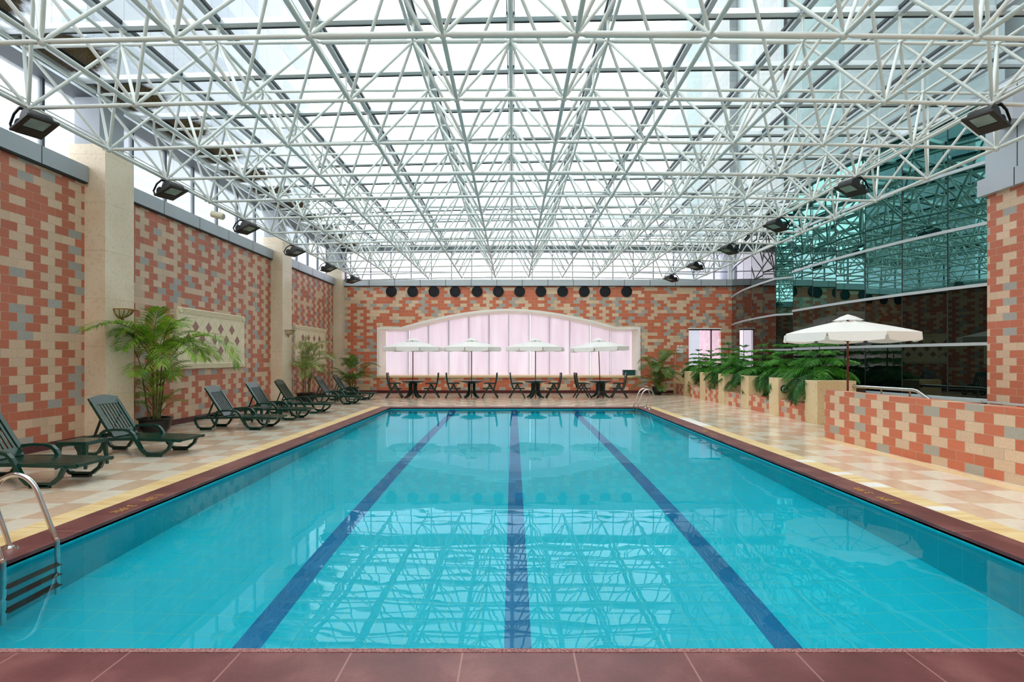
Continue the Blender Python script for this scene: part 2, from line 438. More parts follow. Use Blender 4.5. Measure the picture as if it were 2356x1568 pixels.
# white stone sections let into the right yellow band
m = MB()
for a, b in ((13.8, 15.7), (9.0, 9.2), (8.02, 8.2), (7.25, 7.5), (6.12, 6.3)): m.box(PX1+CW+.01, PX1+CW+YW-.01, a, b, -.01, .006)
o = m.build('trim_2', M_whitestone); o['kind'] = 'structure'
o = MB().box(6.45, 6.70, 0, 11.8, -.01, .004).build('trim_3', M_cream_pl); o['kind'] = 'structure'
# red stone inlays in the deck by the far tables
def inlay(cx, label):
    m = MB(); x0, x1, y0, y1 = cx-.75, cx+.75, 22.3, 23.5; z = .004; wd = .045
    P = [(x0, y0), (x1, y0), (x1, y1), (x0, y1)]
    for a, b in ((P[0], P[2]), (P[1], P[3]), ((x0+.15, (y0+y1)/2), (cx, y0)), (((x0+.15), (y0+y1)/2), (cx, y1)), ((x1-.15, (y0+y1)/2), (cx, y0)), ((x1-.15, (y0+y1)/2), (cx, y1)), (P[0], P[3]), (P[1], P[2])):
        m.obox((a[0], a[1], z-.006), (b[0], b[1], z-.006), wd, .012+.001*random.random())
    return tag(m.build('floor_inlay', M_inlay), label, 'floor inlay')
inlay(-2.1, 'red stone line pattern set in the floor before the second table from the left')
inlay(2.5, 'red stone line pattern set in the floor between the two right-hand tables')

def st(name, mb, mat, parent=None, **k):
    o = mb.build(name, mat, parent, **k)
    if not parent: o['kind'] = 'structure'
    return o
# left wall
wl = st('wall_left', MB().box(WL-.35, WL, WN, WB+.1, 0, 5.24), M_brick_side)
m = MB(); m2 = MB()
for a, b in ((WN, 11.08), (11.95, 19.62), (20.48, 26.42)):
    m.box(WL-.40, WL+.10, a, b, 5.24, 5.56)
    n = max(1, round((b-a)/1.62))
    for i in range(1, n): yy = b-(b-a)*i/n if a > 11 else b-1.1-1.62*(i-1); m2.box(WL-.1, WL+.102, yy-.008, yy+.008, 5.238, 5.563)
    m2.box(WL-.02, WL+.085, a, b, 5.215, 5.242)
st('coping_panel', m, M_alu, wl); st('panel_joint', m2, M_gasket, wl)
bb = MB()
for a, b in ((WN, 11.1), (11.94, 19.64), (20.47, 26.45)): bb.box(WL-.01, WL+.02, a, b, 0, .14)
for a, b in ((11.1, 11.94), (19.64, 20.47), (26.45, 26.9)):
    bb.box(WL, -8.21, a-.02, b+.02, 0, .14)
st('baseboard_left', bb, M_baseboard)
for i, (a, b) in enumerate(((11.1, 11.94), (19.64, 20.47), (26.45, 26.9))):
    pm = MB().box(-8.95, -8.23, a, b, 0, 6.03)
    o = pm.build('pillar', M_cream)
    tag(o, ['cream marble pillar nearest the camera on the left brick wall', 'cream marble pillar in the middle of the left brick wall', 'cream marble pillar in the far left corner by the round vents'][i], 'pillar', 'cream marble pillars on the left wall')
    o = MB().box(-8.93, -8.42, a+.1, min(b-.02, a+.8), 6.0, 7.12).build('column_cladding', M_greyclad, o)
# left clerestory
gl = st('window_1', MB().box(-9.02, -8.99, WN, WB, 5.3, 7.15), M_clear)
m = MB(); y = 11.23-1.2*14
while y < 26.8: m.box(-9.04, -8.95, y-.03, y+.03, 5.5, 7.15); y += 1.235
st('mullion', m, M_alu_dk, gl)
# far wall with window openings (prism built from pieces)
def arch_z(x):
    # upper edge of the opening at the inner side of the white frame
    if x < -5.45 or x > 5.05: return 3.10
    t = (x+.2)/5.25
    return 3.10+.91*(math.cos(t*PI)*.5+.5)**.92 if abs(t) < 1 else 3.10
def arch_profile():
    xs = [-6.53, -5.45]+[-5.45+10.5*i/28 for i in range(1, 29)]+[6.12]
    out = []
    for x in xs:
        if x <= -5.45 or x >= 5.04: out.append((x, 3.12)); continue
        t = (x+.2)/5.25
        z = 3.12+.90*(1-abs(t)**1.75)
        out.append((x, z))
    return out
AP = arch_profile(); ASILL = .86
wb = MB(); Y0, Y1 = WB, WB+.3
wb.box(-9.0, AP[0][0]-.03, Y0, Y1, 0, 5.24); wb.box(AP[0][0]-.03, AP[-1][0]+.03, Y0, Y1, 0, ASILL-.085)
for (xa, za), (xb, zb) in zip(AP[:-1], AP[1:]):
    if xb-xa < 1e-6: continue
    za += .03; zb += .03
    if xa == AP[0][0]: xa -= .03
    if xb == AP[-1][0]: xb += .03
    wb.add([(xa, Y0, za), (xb, Y0, zb), (xb, Y0, 5.24), (xa, Y0, 5.24), (xa, Y1, za), (xb, Y1, zb), (xb, Y1, 5.24), (xa, Y1, 5.24)], [(0, 1, 2, 3), (7, 6, 5, 4), (0, 4, 5, 1)])
WX0, WX1, WZ0, WZ1 = 8.60, 10.18, 1.25, 3.13
wb.box(AP[-1][0]+.03, WX0, Y0, Y1, 0, 5.24); wb.box(WX0, WX1, Y0, Y1, 0, WZ0); wb.box(WX0, WX1, Y0, Y1, WZ1, 5.24); wb.box(WX1, 10.95, Y0, Y1, 0, 5.24)
wbo = st('wall_back', wb, M_brick_back)
m = MB().box(-8.25, 10.75, WB-.1, WB+.35, 5.24, 5.55); st('coping_panel', m, M_alu_lt, wbo)
m = MB()
x = -8.2+1.19
while x < 10.6: m.box(x-.01, x+.01, WB-.103, WB, 5.238, 5.553); x += 1.245
m.box(-8.25, 10.75, WB-.09, WB, 5.215, 5.242); st('panel_joint', m, M_gasket, wbo)
st('baseboard_back', MB().box(-8.2, 10.7, WB-.03, WB+.01, 0, .14), M_baseboard)
# big arched window
win = empty('window_2', None, None, kind='structure')
YG = 28.4
fr = MB(); FW = .11; FY0 = WB-.06
inner = [(AP[0][0], ASILL)]+AP+[(AP[-1][0], ASILL)]
def off(pts, d):
    out = []
    for i, (x, z) in enumerate(pts):
        a = Vector(pts[max(i-1, 0)]); b = Vector(pts[min(i+1, len(pts)-1)]); t = (b-a).normalized(); out.append((x-t.y*d, z+t.x*d))
    return out
outer = off(inner, FW)
outer[0] = (inner[0][0]-FW, ASILL-.08); outer[-1] = (inner[-1][0]+FW, ASILL-.08)
outer[1] = (inner[1][0]-FW, inner[1][1]+FW); outer[-2] = (inner[-2][0]+FW, inner[-2][1]+FW)
for i in range(len(inner)-1):
    (ax, az), (bx, bz) = inner[i], inner[i+1]; (cx, cz), (dx, dz) = outer[i], outer[i+1]
    fr.add([(ax, FY0, az), (bx, FY0, bz), (dx, FY0, dz), (cx, FY0, cz), (cx, WB, cz), (dx, WB, dz), (ax, YG+.1, az), (bx, YG+.1, bz)], [(0, 3, 2, 1), (3, 4, 5, 2), (0, 1, 7, 6)])
fr.build('window_frame', M_frame_white, win)
MB().box(inner[0][0]-FW, inner[-1][0]+FW, FY0-.03, YG+.1, ASILL-.10, ASILL).build('window_sill', M_cream_pl, win)
MX = [-6.53]
x = (939.4-CX)*YG/F
while x < 6.0: MX.append(x); x += 46.4*YG/F
MX.append(6.12)
def prof_z(x):
    for (xa, za), (xb, zb) in zip(AP[:-1], AP[1:]):
        if xa-1e-6 <= x <= xb+1e-6: return za+(zb-za)*(x-xa)/max(1e-6, xb-xa)
    return 3.12
for xa, xb in zip(MX[:-1], MX[1:]):
    m = MB(); n = 5; g0 = random.choice((.015, .02, .03, .05)); g1 = .012
    xs = [xa+g0+(xb-xa-g0-g1)*i/n for i in range(n+1)]
    vs = []; fs = []
    for q in xs: vs += [(q, YG, ASILL), (q, YG, prof_z(q)), (q, YG+.01, prof_z(q)), (q, YG+.01, ASILL)]
    for i in range(n): a = i*4; fs += [(a, a+4, a+5, a+1), (a+2, a+6, a+7, a+3), (a+1, a+5, a+6, a+2)]
    m.add(vs, fs); m.build('blind', M_blind, win)
m = MB()
for q in MX[1:-1]: m.box(q-.02, q+.02, YG+.04, YG+.10, ASILL, prof_z(q))
m.build('mullion', M_alu, win)
m = MB()
for (xa, za), (xb, zb) in zip(AP[:-1], AP[1:]): m.add([(xa, YG+.07, ASILL), (xb, YG+.07, ASILL), (xb, YG+.07, zb), (xa, YG+.07, za)], [(0, 1, 2, 3)])
m.build('window_pane', M_pinkglass, win)
# little window at the right of the far wall
w3 = empty('window_3', None, None, kind='structure')
m = MB().box(WX0, WX1, WB+.12, WB+.13, WZ0, WZ1); m.build('window_pane', M_pinkglass, w3)
m = MB(); m.box(WX0-.03, WX1+.03, WB-.02, WB+.3, WZ1, WZ1+.06); m.box(WX0, WX0+.03, WB+.08, WB+.16, WZ0, WZ1); m.build('window_frame', M_frame_white, w3)
m = MB(); m.box(9.70, 9.76, WB+.08, WB+.2, WZ0, WZ1); m.box(WX0, WX1, WB+.08, WB+.2, WZ1-.05, WZ1); m.build('mullion', M_baseboard, w3)
M_brick_out = brick_mat('outer_brick_pale', 'random', S(214, 178, 190), S(226, 200, 206), S(214, 190, 200))
tag(MB().box(10.22, 10.6, WB+.31, WB+3.2, 0, 5.0).build('outer_pier', M_brick_out), 'pale brick pier outside the small far window, right of its mullion', 'wall')
# far clerestory
w4 = st('window_4', MB().box(-8.6, 10.6, 27.12, 27.14, 5.5, 6.95), M_clear_pink)
m = MB()
x = -8.0
while x < 10.3: m.box(x-.018, x+.018, 27.08, 27.18, 5.5, 6.95); x += .995
m.box(-8.6, 10.6, 27.1, 27.16, 5.95, 5.98)
m.build('mullion', M_alu_dk, w4)
MB().box(-8.9, 10.9, 27.0, 27.3, 6.92, 7.28).build('roof_beam', M_alu_dk, w4)
tag(MB().box(10.30, 10.70, 27.31, 27.5, 5.5, 7.2).build('corner_post', M_greyclad), 'grey clad post at the right end of the far clerestory', 'post')
tag(MB().box(-8.6, -8.2, 27.15, 27.35, 5.56, 6.9).build('corner_post', M_greyclad), 'grey clad post at the left end of the far clerestory', 'post')
# wall behind the camera and right brick wall
st('wall_front', MB().box(-9.0, 11.0, WN-.3, WN, 0, 7.2), M_brick_back)
RX = 10.35
wr = st('wall_right', MB().box(RX, RX+.5, WN, 12.0, 0, 5.24), M_brick_side)
m = MB(); m.box(RX-.12, RX+.5, WN, 12.12, 5.24, 5.60); m.box(RX-.02, RX+.5, WN, 12.02, 5.60, 7.5); m.box(RX-.35, RX, 11.0, 11.55, 6.5, 7.1)
st('coping_panel', m, M_greyclad, wr)
m = MB()
for yy in (11.22, 9.6, 8.0): m.box(RX-.123, RX, yy-.01, yy+.01, 5.24, 5.602); m.box(RX-.023, RX, yy+.03, yy+.05, 5.602, 7.5)
st('panel_joint', m, M_gasket, wr)
# curtain wall of teal reflective glass
WA = [(10.72, 26.9), (10.32, 25.4), (10.02, 23.9), (9.90, 22.8), (9.82, 21.6), (9.80, 20.5)]
WN_ = [(9.80, 20.5), (10.22, 20.02)]
WBl = [(9.60, 18.83), (9.60, 17.6), (9.64, 16.4), (9.74, 15.2), (9.91, 14.0), (10.16, 12.85), (10.42, 11.98)]
cw = empty('wall_curtain', None, None, kind='structure'); cw.name = 'wall_right_glass'
def pane(a, b, z0, z1, parent, mat=M_curtain, name='glass_panel', tilt=0.0):
    m = MB(); g = .006
    a = Vector((a[0], a[1], 0)); b = Vector((b[0], b[1], 0)); d = (b-a).normalized(); a = a+d*g; b = b-d*g
    n = Vector((d.y, -d.x, 0))*.03
    if n.x < 0: n = -n
    vs = [(p.x, p.y, z) for z in (z0, z1) for p in (a, b, b+n, a+n)]
    m.add(vs, [(3, 2, 1, 0), (4, 5, 6, 7), (0, 1, 5, 4), (1, 2, 6, 5), (2, 3, 7, 6), (3, 0, 4, 7)])
    return m.build(name, mat, parent)
ZS = [.78, 2.02, 3.32, 4.66, 6.0, 7.35]
tr = {z: MB() for z in ZS}; mu = MB()
for poly in (WA, WN_, WBl):
    for a, b in zip(poly[:-1], poly[1:]):
        for z0, z1 in zip([0.0]+ZS[:-1], ZS):
            pane(a, b, z0+.005, z1-.005, cw, M_curtain_far if poly is WA else (M_curtain if z0 >= 3.3 else M_curtain_low))
        for z in ZS:
            tr[z].obox((a[0]-.02, a[1], z), (b[0]-.02, b[1], z), .05, .07)
        mu.obox((a[0]+.012, a[1], 0), (a[0]+.012, a[1], 7.35), .03, .03)
pane((10.22, 20.02), (9.62, 18.85), 0, 7.35, cw, M_curtain)
mu.build('glass_joint', M_gasket, cw)
for z in ZS: tr[z].build('transom', M_alu_lt, cw)
# --------------------------------------------------- roof
def zr(x): return 7.40+.019*x-.0008*x*x
def zb_(x): return 5.60-.002*(x-1)**2
def zt_(x): return 6.95-.0012*(x-1)**2
BAYX = 1.61; BAYY = 1.65; XC = -.04; YB0 = 6.62
TX = [XC+BAYX*k for k in range(-5, 7)]; TX[-1] = 9.36
BX = [XC+BAYX*(k+.5) for k in range(-5, 6)]; BX[-1] = 8.72
BYs = [YB0+BAYY*n for n in range(-6, 13)]
TYs = [YB0+BAYY*(n+.5) for n in range(-7, 12)]
ry0, ry1 = WN-.2, 27.25
xs = [-8.95]+TX+[10.75]
m = MB()
for xa, xb in zip(xs[:-1], xs[1:]):
    ys = [ry0]+TYs+[ry1]
    for ya, yb in zip(ys[:-1], ys[1:]):
        m.add([(xa, ya, zr(xa)), (xb, ya, zr(xb)), (xb, yb, zr(xb)), (xa, yb, zr(xa))], [(0, 1, 2, 3)])
ceil = st('ceiling', m, M_roofglass)
for yy in TYs:
    m = MB(); d = MB()
    for xa, xb in zip(xs[:-1], xs[1:]):
        m.obox((xa, yy, zr(xa)-.05), (xb, yy, zr(xb)-.05), .13, .09)
        d.obox((xa, yy+.075, zr(xa)-.055), (xb, yy+.075, zr(xb)-.055), .022, .11)
    p = m.build('purlin', M_alu_lt, ceil); d.build('gasket', M_gasket, p)
for xx in TX+[10.6]:
    m = MB(); m.obox((xx, ry0, zr(xx)-.06), (xx, ry1, zr(xx)-.06), .09, .12); p = m.build('rafter', M_alu, ceil)
    m = MB(); m.obox((xx-.06, ry0, zr(xx)-.03), (xx-.06, ry1, zr(xx)-.03), .016, .06); m.obox((xx+.06, ry0, zr(xx)-.03), (xx+.06, ry1, zr(xx)-.03), .016, .06); m.build('gasket', M_gasket, p)
m = MB(); m.box(-9.10, -8.45, ry0, ry1, 7.02, 7.16); m.box(-9.1, -8.9, ry0, ry1, 7.1, 7.3); m.build('gutter', M_gutter, ceil)
m = MB(); m.box(-8.52, -8.44, ry0, ry1, 7.0, 7.2); m.build('gutter_edge', M_alu_lt, ceil)
m = MB(); m.box(10.45, 10.75, ry0, ry1, 7.38, 7.62); m.build('edge_beam', M_alu_dk, ceil)

# ================================================================== SPACE FRAME
sf = empty('space_frame', 'white tubular steel space frame carrying the glass roof over the pool', 'roof truss')
def bnode(i, n): return Vector((BX[i], BYs[n], zb_(BX[i])))
def tnode(i, n): return Vector((TX[i], TYs[n], zt_(TX[i])))
for i in range(len(BX)):
    m = MB()
    for n in range(len(BYs)-1): m.member(bnode(i, n), bnode(i, n+1), .030)
    m.build('lower_chord', M_white, sf, smooth=True)
for n in range(len(BYs)):
    m = MB()
    for i in range(len(BX)-1):
        r = .038 if 3 <= i <= 6 and n % 3 == 0 else .028
        m.member(bnode(i, n), bnode(i+1, n), r)
    m.build('lower_cross_tube', M_white, sf, smooth=True)
for i in range(len(TX)):
    m = MB()
    for n in range(len(TYs)-1): m.member(tnode(i, n), tnode(i, n+1), .028)
    m.build('upper_chord', M_white, sf, smooth=True)
for n in range(len(TYs)):
    m = MB()
    for i in range(len(TX)-1):
        r = .040 if n % 3 == 2 and 3 <= i <= 7 else .027
        m.member(tnode(i, n), tnode(i+1, n), r)
    m.build('upper_cross_tube', M_white, sf, smooth=True)
def rank(p):
    if p.y < .6: return 1e6-p.y
    px = CX+F*p.x/p.y; py = HY-F*(p.z-CAMH)/p.y
    return (p-Vector((0, 0, CAMH))).length if (-60 < px < 2416 and -60 < py < 1568) else 1e5+p.length
def split(items, name, fn):
    items.sort(key=lambda t: rank(t[0])); rest = MB()
    for k, it in enumerate(items):
        m = MB() if k < 99 else rest
        fn(m, it[1])
        if k < 99: m.build(name, M_white, sf, smooth=True)
    rest.build(name, M_white, sf, smooth=True, kind='stuff')
its = []
for i in range(len(BX)):
    for n in range(len(BYs)):
        for di in (0, 1):
            for dn in (0, 1):
                if 0 <= n+dn < len(TYs):
                    a = bnode(i, n); b = tnode(i+di, n+dn); its.append(((a+b)/2, (a, b)))
split(its, 'diagonal_brace', lambda m, t: m.member(t[0], t[1], .024))
its = [(bnode(i, n), (bnode(i, n), .052)) for i in range(len(BX)) for n in range(len(BYs))]+[(tnode(i, n), (tnode(i, n), .045)) for i in range(len(TX)) for n in range(len(TYs))]
split(its, 'node_joint', lambda m, t: m.ball(t[0], t[1], 10, 6))
its = [(tnode(i, n), tnode(i, n)) for i in range(len(TX)) for n in range(len(TYs))]
split(its, 'roof_post', lambda m, t: (m.tube([t, (t.x, t.y, zr(t.x)-.11)], .024, 8), m.box(t.x-.06, t.x+.06, t.y-.06, t.y+.06, zr(t.x)-.125, zr(t.x)-.105)))
# conduits running along the lamp lines
for i, lab in ((0, 'thin pipe run beside the left edge of the roof truss'), (9, 'thin pipe run beside the right lamp row of the roof truss')):
    m = MB(); x = BX[i]+(-.1 if i == 0 else .1)
    m.tube([(x, BYs[0], zb_(x)+.11), (x, BYs[-1], zb_(x)+.11)], .014, 6); m.tube([(x, BYs[0], zb_(x)+.17), (x, BYs[-1], zb_(x)+.17)], .010, 6)
    for n in range(len(BYs)): m.box(x-.012, x+.012, BYs[n]-.02, BYs[n]+.02, zb_(x), zb_(x)+.18)
    tag(m.build('conduit', M_white), lab, 'pipe')
# floodlights
def floodlight():
    r = empty('floodlight', 'x', 'floodlight', group='black floodlights hung under the roof truss')
    T = Matrix.Rotation(math.radians(-14), 4, 'Y')
    def b(mb, n, mt, p=r, **k): return mb.xf(T @ Matrix.Translation((0, 0, -.22))).build(n, mt, p, **k)
    m = MB()
    n = 12; prof = [(.07+.16*math.cos(PI*i/n), .17*math.sin(PI*i/n)) for i in range(n+1)]
    vs = [(x, .15, z) for x, z in prof]+[(x, -.15, z) for x, z in prof]; k = n+1
    m.add(vs, [tuple(range(k-1, -1, -1)), tuple(range(k, 2*k)), (0, k, 2*k-1, k-1)]+[(i, i+1, k+i+1, k+i) for i in range(n)])
    b(m, 'housing', M_black, smooth=True)
    m = MB(); m.box(-.27, .27, -.20, -.13, -.030, 0); m.box(-.27, .27, .13, .20, -.035, 0); m.box(-.27, -.06, -.13, .13, -.035, 0); m.box(.22, .27, -.13, .13, -.035, 0)
    b(m, 'front_frame', M_black)
    b(MB().box(-.06, .22, -.13, .13, -.022, -.006), 'lens', M_lens)
    m = MB(); m.lathe([(.075, -.12), (.09, -.1), (.09, .1), (.075, .12)], (-.22, 0, .085), 14, 'y'); b(m, 'ballast_box', M_black, smooth=True)
    m = MB(); m.ribbon([(-.30, -.0), (-.34, .12), (-.20, .22), (-.02, .24)], .02, -.16, -.13); m.ribbon([(-.30, 0), (-.34, .12), (-.20, .22), (-.02, .24)], .02, .13, .16)
    m.box(-.05, .0, -.16, .16, .225, .245); b(m, 'bracket', M_black)
    return r
fl0 = floodlight(); first = True
ordn = ['nearest', 'second', 'third', 'fourth', 'fifth', 'farthest']
for side, bi, rz in (('left', 0, 0), ('right', 9, PI)):
    for j, n in enumerate((7, 9, 11, 13, 15, 17)):
        p = bnode(bi, n); loc = (p.x+(.06 if bi == 0 else -.06), p.y, p.z-.06)
        lab = f'{ordn[j]} floodlight from the camera in the {side} row under the truss'
        rzz = rz+(-.45 if bi == 0 else .45)
        if first: fl0.location = loc; fl0.rotation_euler = (0, 0, rzz); fl0['label'] = lab; first = False
        else: dup(fl0, loc, rzz, lab)
def canister(p, label):
    r = empty('ceiling_speaker', label, 'speaker', p, group='cream cylinder speakers under the left truss edge')
    T = Matrix.Rotation(math.radians(15), 4, 'Y')
    MB().lathe([(.07, -.16), (.085, -.15), (.085, .15), (.07, .16)], (0, 0, 0), 18, 'x').xf(T).build('body', M_creamplastic, r, smooth=True)
    MB().lathe([(.066, 0), (.066, .008)], (.162, 0, 0), 18, 'x').xf(T).build('grille', M_alu_lt, r)
    m = MB(); m.tube([(-.08, 0, .08), (-.08, 0, .24)], .006, 6); m.tube([(.08, 0, .06), (.08, 0, .24)], .006, 6); m.build('hanger', M_white, r)
canister((-7.68, 14.3, 5.42), 'cream cylinder speaker hung below the truss edge above the left wall, nearer one')
canister((-7.72, 22.9, 5.40), 'cream cylinder speaker hung by the fifth left floodlight, farther one')

# ================================================================== OUTSIDE
tag(MB().box(-60, 60, 27.6, 90, -.6, -.5).build('bounce_ground', M_bounce), 'unseen pale ground added outside to brighten the far window blinds', 'ground', kind='structure')  # unseen ground, added to throw light onto the blinds
tag(MB().box(-40, -15.5, 20, 42, 0, 60).build('office_tower', M_tower_l), 'pale blue-grey office tower seen through the roof at upper left', 'building')
tw = empty('hotel_tower', 'grey and teal glass tower rising over the right side of the roof', 'building')
M_tower_glass = tower_mat('tower_glass', (.07, .18, .18, 1), (.04, .13, .135, 1), (.16, .22, .225, 1), 1.34, 1.2, 11.0, .5)
for poly, mt, nm in ((WA, M_tower_r, 'panel_facade'), (WBl, M_tower_glass, 'glass_facade')):
    m = MB()
    for a, b in zip(poly[:-1], poly[1:]): m.add([(a[0]+.3, a[1], 7.62), (b[0]+.3, b[1], 7.62), (b[0]+.3, b[1], 60), (a[0]+.3, a[1], 60)], [(0, 1, 2, 3)])
    m.build(nm, mt, tw)
m = MB(); m.box(10.76, 22, 27.3, 37.5, 0, 60); m.box(10.2, 22, 18.9, 20.45, 7.62, 60); m.build('wing', M_tower_r, tw)
MB().box(11.2, 22, 0, 27, 7.7, 60).build('core', M_tower_glass, tw)

# ================================================================== POOL
pool = empty('swimming_pool', 'rectangular turquoise swimming pool with purple granite edge and three dark lane lines', 'pool')
WZ = -.065; PD = -1.27
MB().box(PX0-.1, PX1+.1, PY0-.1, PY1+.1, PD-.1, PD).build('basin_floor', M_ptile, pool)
ring(PX0, PX1, PY0, PY1, PX0-.1, PX1+.1, PY0-.1, PY1+.1, PD, -.03).build('basin_wall', M_pwall_shaded, pool)
for i, x in enumerate((-2.11, .04, 2.18)):
    m = MB().box(x-.11, x+.11, PY0+.02, PY1-.02, PD, PD+.004)
    m.box(x-.11, x+.11, PY1-.006, PY1, PD, -.1)
    m.build('lane_line', M_lane, pool)
m = MB()
m.add([(PX0, PY0, WZ), (PX1, PY0, WZ), (PX1, PY1, WZ), (PX0, PY1, WZ)], [(0, 1, 2, 3)]); m.build('water', M_water, pool)
cp = ring(PX0, PX1, PY0, PY1, PX0-CW, PX1+CW, PY0-CW, PY1+CW, -.035, .006).build('coping', M_coping, pool, bevel=.006)
MB().box(PX0-.2, PX1+.2, PY0-.01, PY0+.03, -.03, .0085).build('rough_edge', M_coping_rough, pool)
ring(PX0+.0, PX1-.0, PY0, PY1, PX0-.02, PX1+.02, PY0-.02, PY1+.02, -.05, -.03).build('edge_dark_strip', M_gasket, pool)  # thin dark strip just under the coping
def text(s, loc, rz, size):
    cu = bpy.data.curves.new('t', 'FONT'); cu.body = s; cu.size = size; cu.align_x = 'CENTER'; cu.align_y = 'CENTER'; cu.extrude = .0015; cu.space_word = 1.6; cu.space_character = 1.15
    to = bpy.data.objects.new('t', cu); C.objects.link(to)
    bpy.context.view_layer.update()
    me = bpy.data.meshes.new_from_object(to.evaluated_get(bpy.context.evaluated_depsgraph_get()))
    bpy.data.objects.remove(to)
    o = bpy.data.objects.new('depth_marking', me); C.objects.link(o); me.materials.clear(); me.materials.append(M_gold)
    o.location = loc; o.rotation_euler = (0, 0, rz); o.parent = pool; return o
for y in (6.45, 12.2):
    text('1.2M  3.9ft', (PX0-.15, y, .0075), -PI/2, .15)
    text('1.2M  3.9ft', (PX1+.17, y+.35, .0075), PI/2, .15)
# ladders
def ladder():
    r = empty('pool_ladder', 'x', 'pool ladder', group='stainless pool ladders')
    path = [(.32, 0, .01), (.37, 0, .16), (.44, 0, .36), (.46, 0, .47), (.44, 0, .56), (.38, 0, .63), (.28, 0, .665), (.18, 0, .64), (.10, 0, .56), (.05, 0, .44), (-.02, 0, .26), (-.08, 0, .10), (-.10, 0, -.02), (-.10, 0, -1.05)]
    pp = []
    for i in range(len(path)-1):
        p0, p1, p2, p3 = (Vector(path[max(0, min(len(path)-1, i+k))]) for k in (-1, 0, 1, 2))
        for q in range(4):
            t = q/4; pp.append(tuple(.5*((2*p1)+(p2-p0)*t+(2*p0-5*p1+4*p2-p3)*t*t+(3*p1-p0-3*p2+p3)*t*t*t)))
    path = pp+[path[-1]]
    for s in (-.26, .26):
        MB().tube([(x, s, z) for x, y, z in path], .021, 14).build('rail', M_steel, r, smooth=True)
        MB().lathe([(.062, 0), (.058, .014), (.03, .02), (.024, .03)], (.32, s, .006), 20).build('flange', M_steel, r, smooth=True)
    for z in (-.28, -.55, -.82):
        t = MB().box(-.15, -.06, -.26, .26, z-.012, z+.012).build('step', M_black, r, bevel=.006)
    MB().tube([(-.10, .26, -.30), (.06, .26, -.30)], .012, 8).build('wall_stay', M_steel, r)
    return r
ld = ladder(); ld.location = (PX1+(-.09)+.01, 18.62, 0); ld['label'] = 'stainless steel pool ladder at the far right corner of the pool'
dup(ld, (PX0+.08, 4.64, 0), PI, 'stainless steel pool ladder in the lower left corner of the photo')

# ================================================================== RIGHT SIDE: parapet, planter
def quadwall(x0, x1, y0, y1, t, z):
    m = MB(); m.add([(x1, y0, 0), (x1+t, y0, 0), (x0+t, y1, 0), (x0, y1, 0), (x1, y0, z), (x1+t, y0, z), (x0+t, y1, z), (x0, y1, z)], [(3, 2, 1, 0), (4, 5, 6, 7), (0, 1, 5, 4), (1, 2, 6, 5), (2, 3, 7, 6), (3, 0, 4, 7)]); return m
tag(quadwall(6.70, 6.92, 1.0, 11.82, .24, 1.025).build('low_wall', M_brick_low), 'low red and tan brick parapet along the right side of the deck', 'low wall')
tag(MB().box(7.2, RX, WN, 11.7, 0, .05).build('stair_landing', M_cream_pl), 'stone landing behind the low brick parapet', 'landing', kind='structure')
m = MB()
for a, b in zip(WBl[:-1], WBl[1:]): m.obox((a[0]-.14, a[1], .76), (b[0]-.14, b[1], .76), .26, .05)
m.obox((10.28, 11.98, .76), (10.28, 2, .76), .08, .04)
tag(m.build('window_ledge', M_alu_lt), 'bright aluminium ledge at the foot of the teal glass wall', 'ledge', kind='structure')
pl = empty('planter', 'long cream marble planter with brick panels along the right wall', 'planter')
PS = 2.08
for k in range(7):
    ya = 14.18+PS*k
    MB().box(7.85, 8.86 if k == 0 else 8.5, ya, min(ya+.6, WB-.01), 0, 1.12).build('pier', M_cream_pl, pl, bevel=.008)
    if k < 6:
        MB().box(7.88, 8.05, ya+.6, ya+PS, 0, .49).build('brick_panel', M_brick_low, pl)
        m = MB(); m.box(8.28, 8.36, ya+.6, ya+PS, .3, 1.0); m.box(8.0, 8.3, ya+.6, ya+PS, .40, .485); m.build('niche_back', M_cream_pl, pl)
MB().box(8.36, 9.5, 14.8, 26.8, .6, .92).build('soil', M_soil, pl)
g = empty('wall_dial', 'small round white dial with black rim fixed to the pier behind the nearest pine branches', 'dial', (8.02, 16.25, .80))
MB().lathe([(.115, 0), (.115, -.035), (.09, -.04), (.09, 0)], (0, 0, 0), 24, 'y').build('rim', M_black, g)
MB().lathe([(.09, 0), (.09, -.02)], (0, 0, 0), 24, 'y').build('face', M_plasticw, g)
m = MB().box(-.006, .006, -.026, -.022, -.04, .02); m.box(-.03, .0, -.026, -.022, -.006, .006); m.build('pointer', M_wood, g)

# handrail
hr = empty('handrail', 'stainless steel stair handrail bending down behind the low brick wall', 'handrail')
MB().tube([(8.80, 14.16, .98), (8.88, 13.7, .98), (9.12, 12.52, .98), (9.14, 12.42, .96), (9.2, 12.0, .72), (9.3, 11.3, .3)], .042, 14).build('rail', M_steel, hr, smooth=True)
for x, y in ((8.95, 13.35), (9.1, 12.6)): MB().tube([(x, y, 0), (x, y, .95)], .022, 10).build('post', M_steel, hr, smooth=True)
MB().lathe([(.06, 0), (.06, .02)], (8.80, 14.155, .98), 18, 'y').build('wall_flange', M_steel, hr)

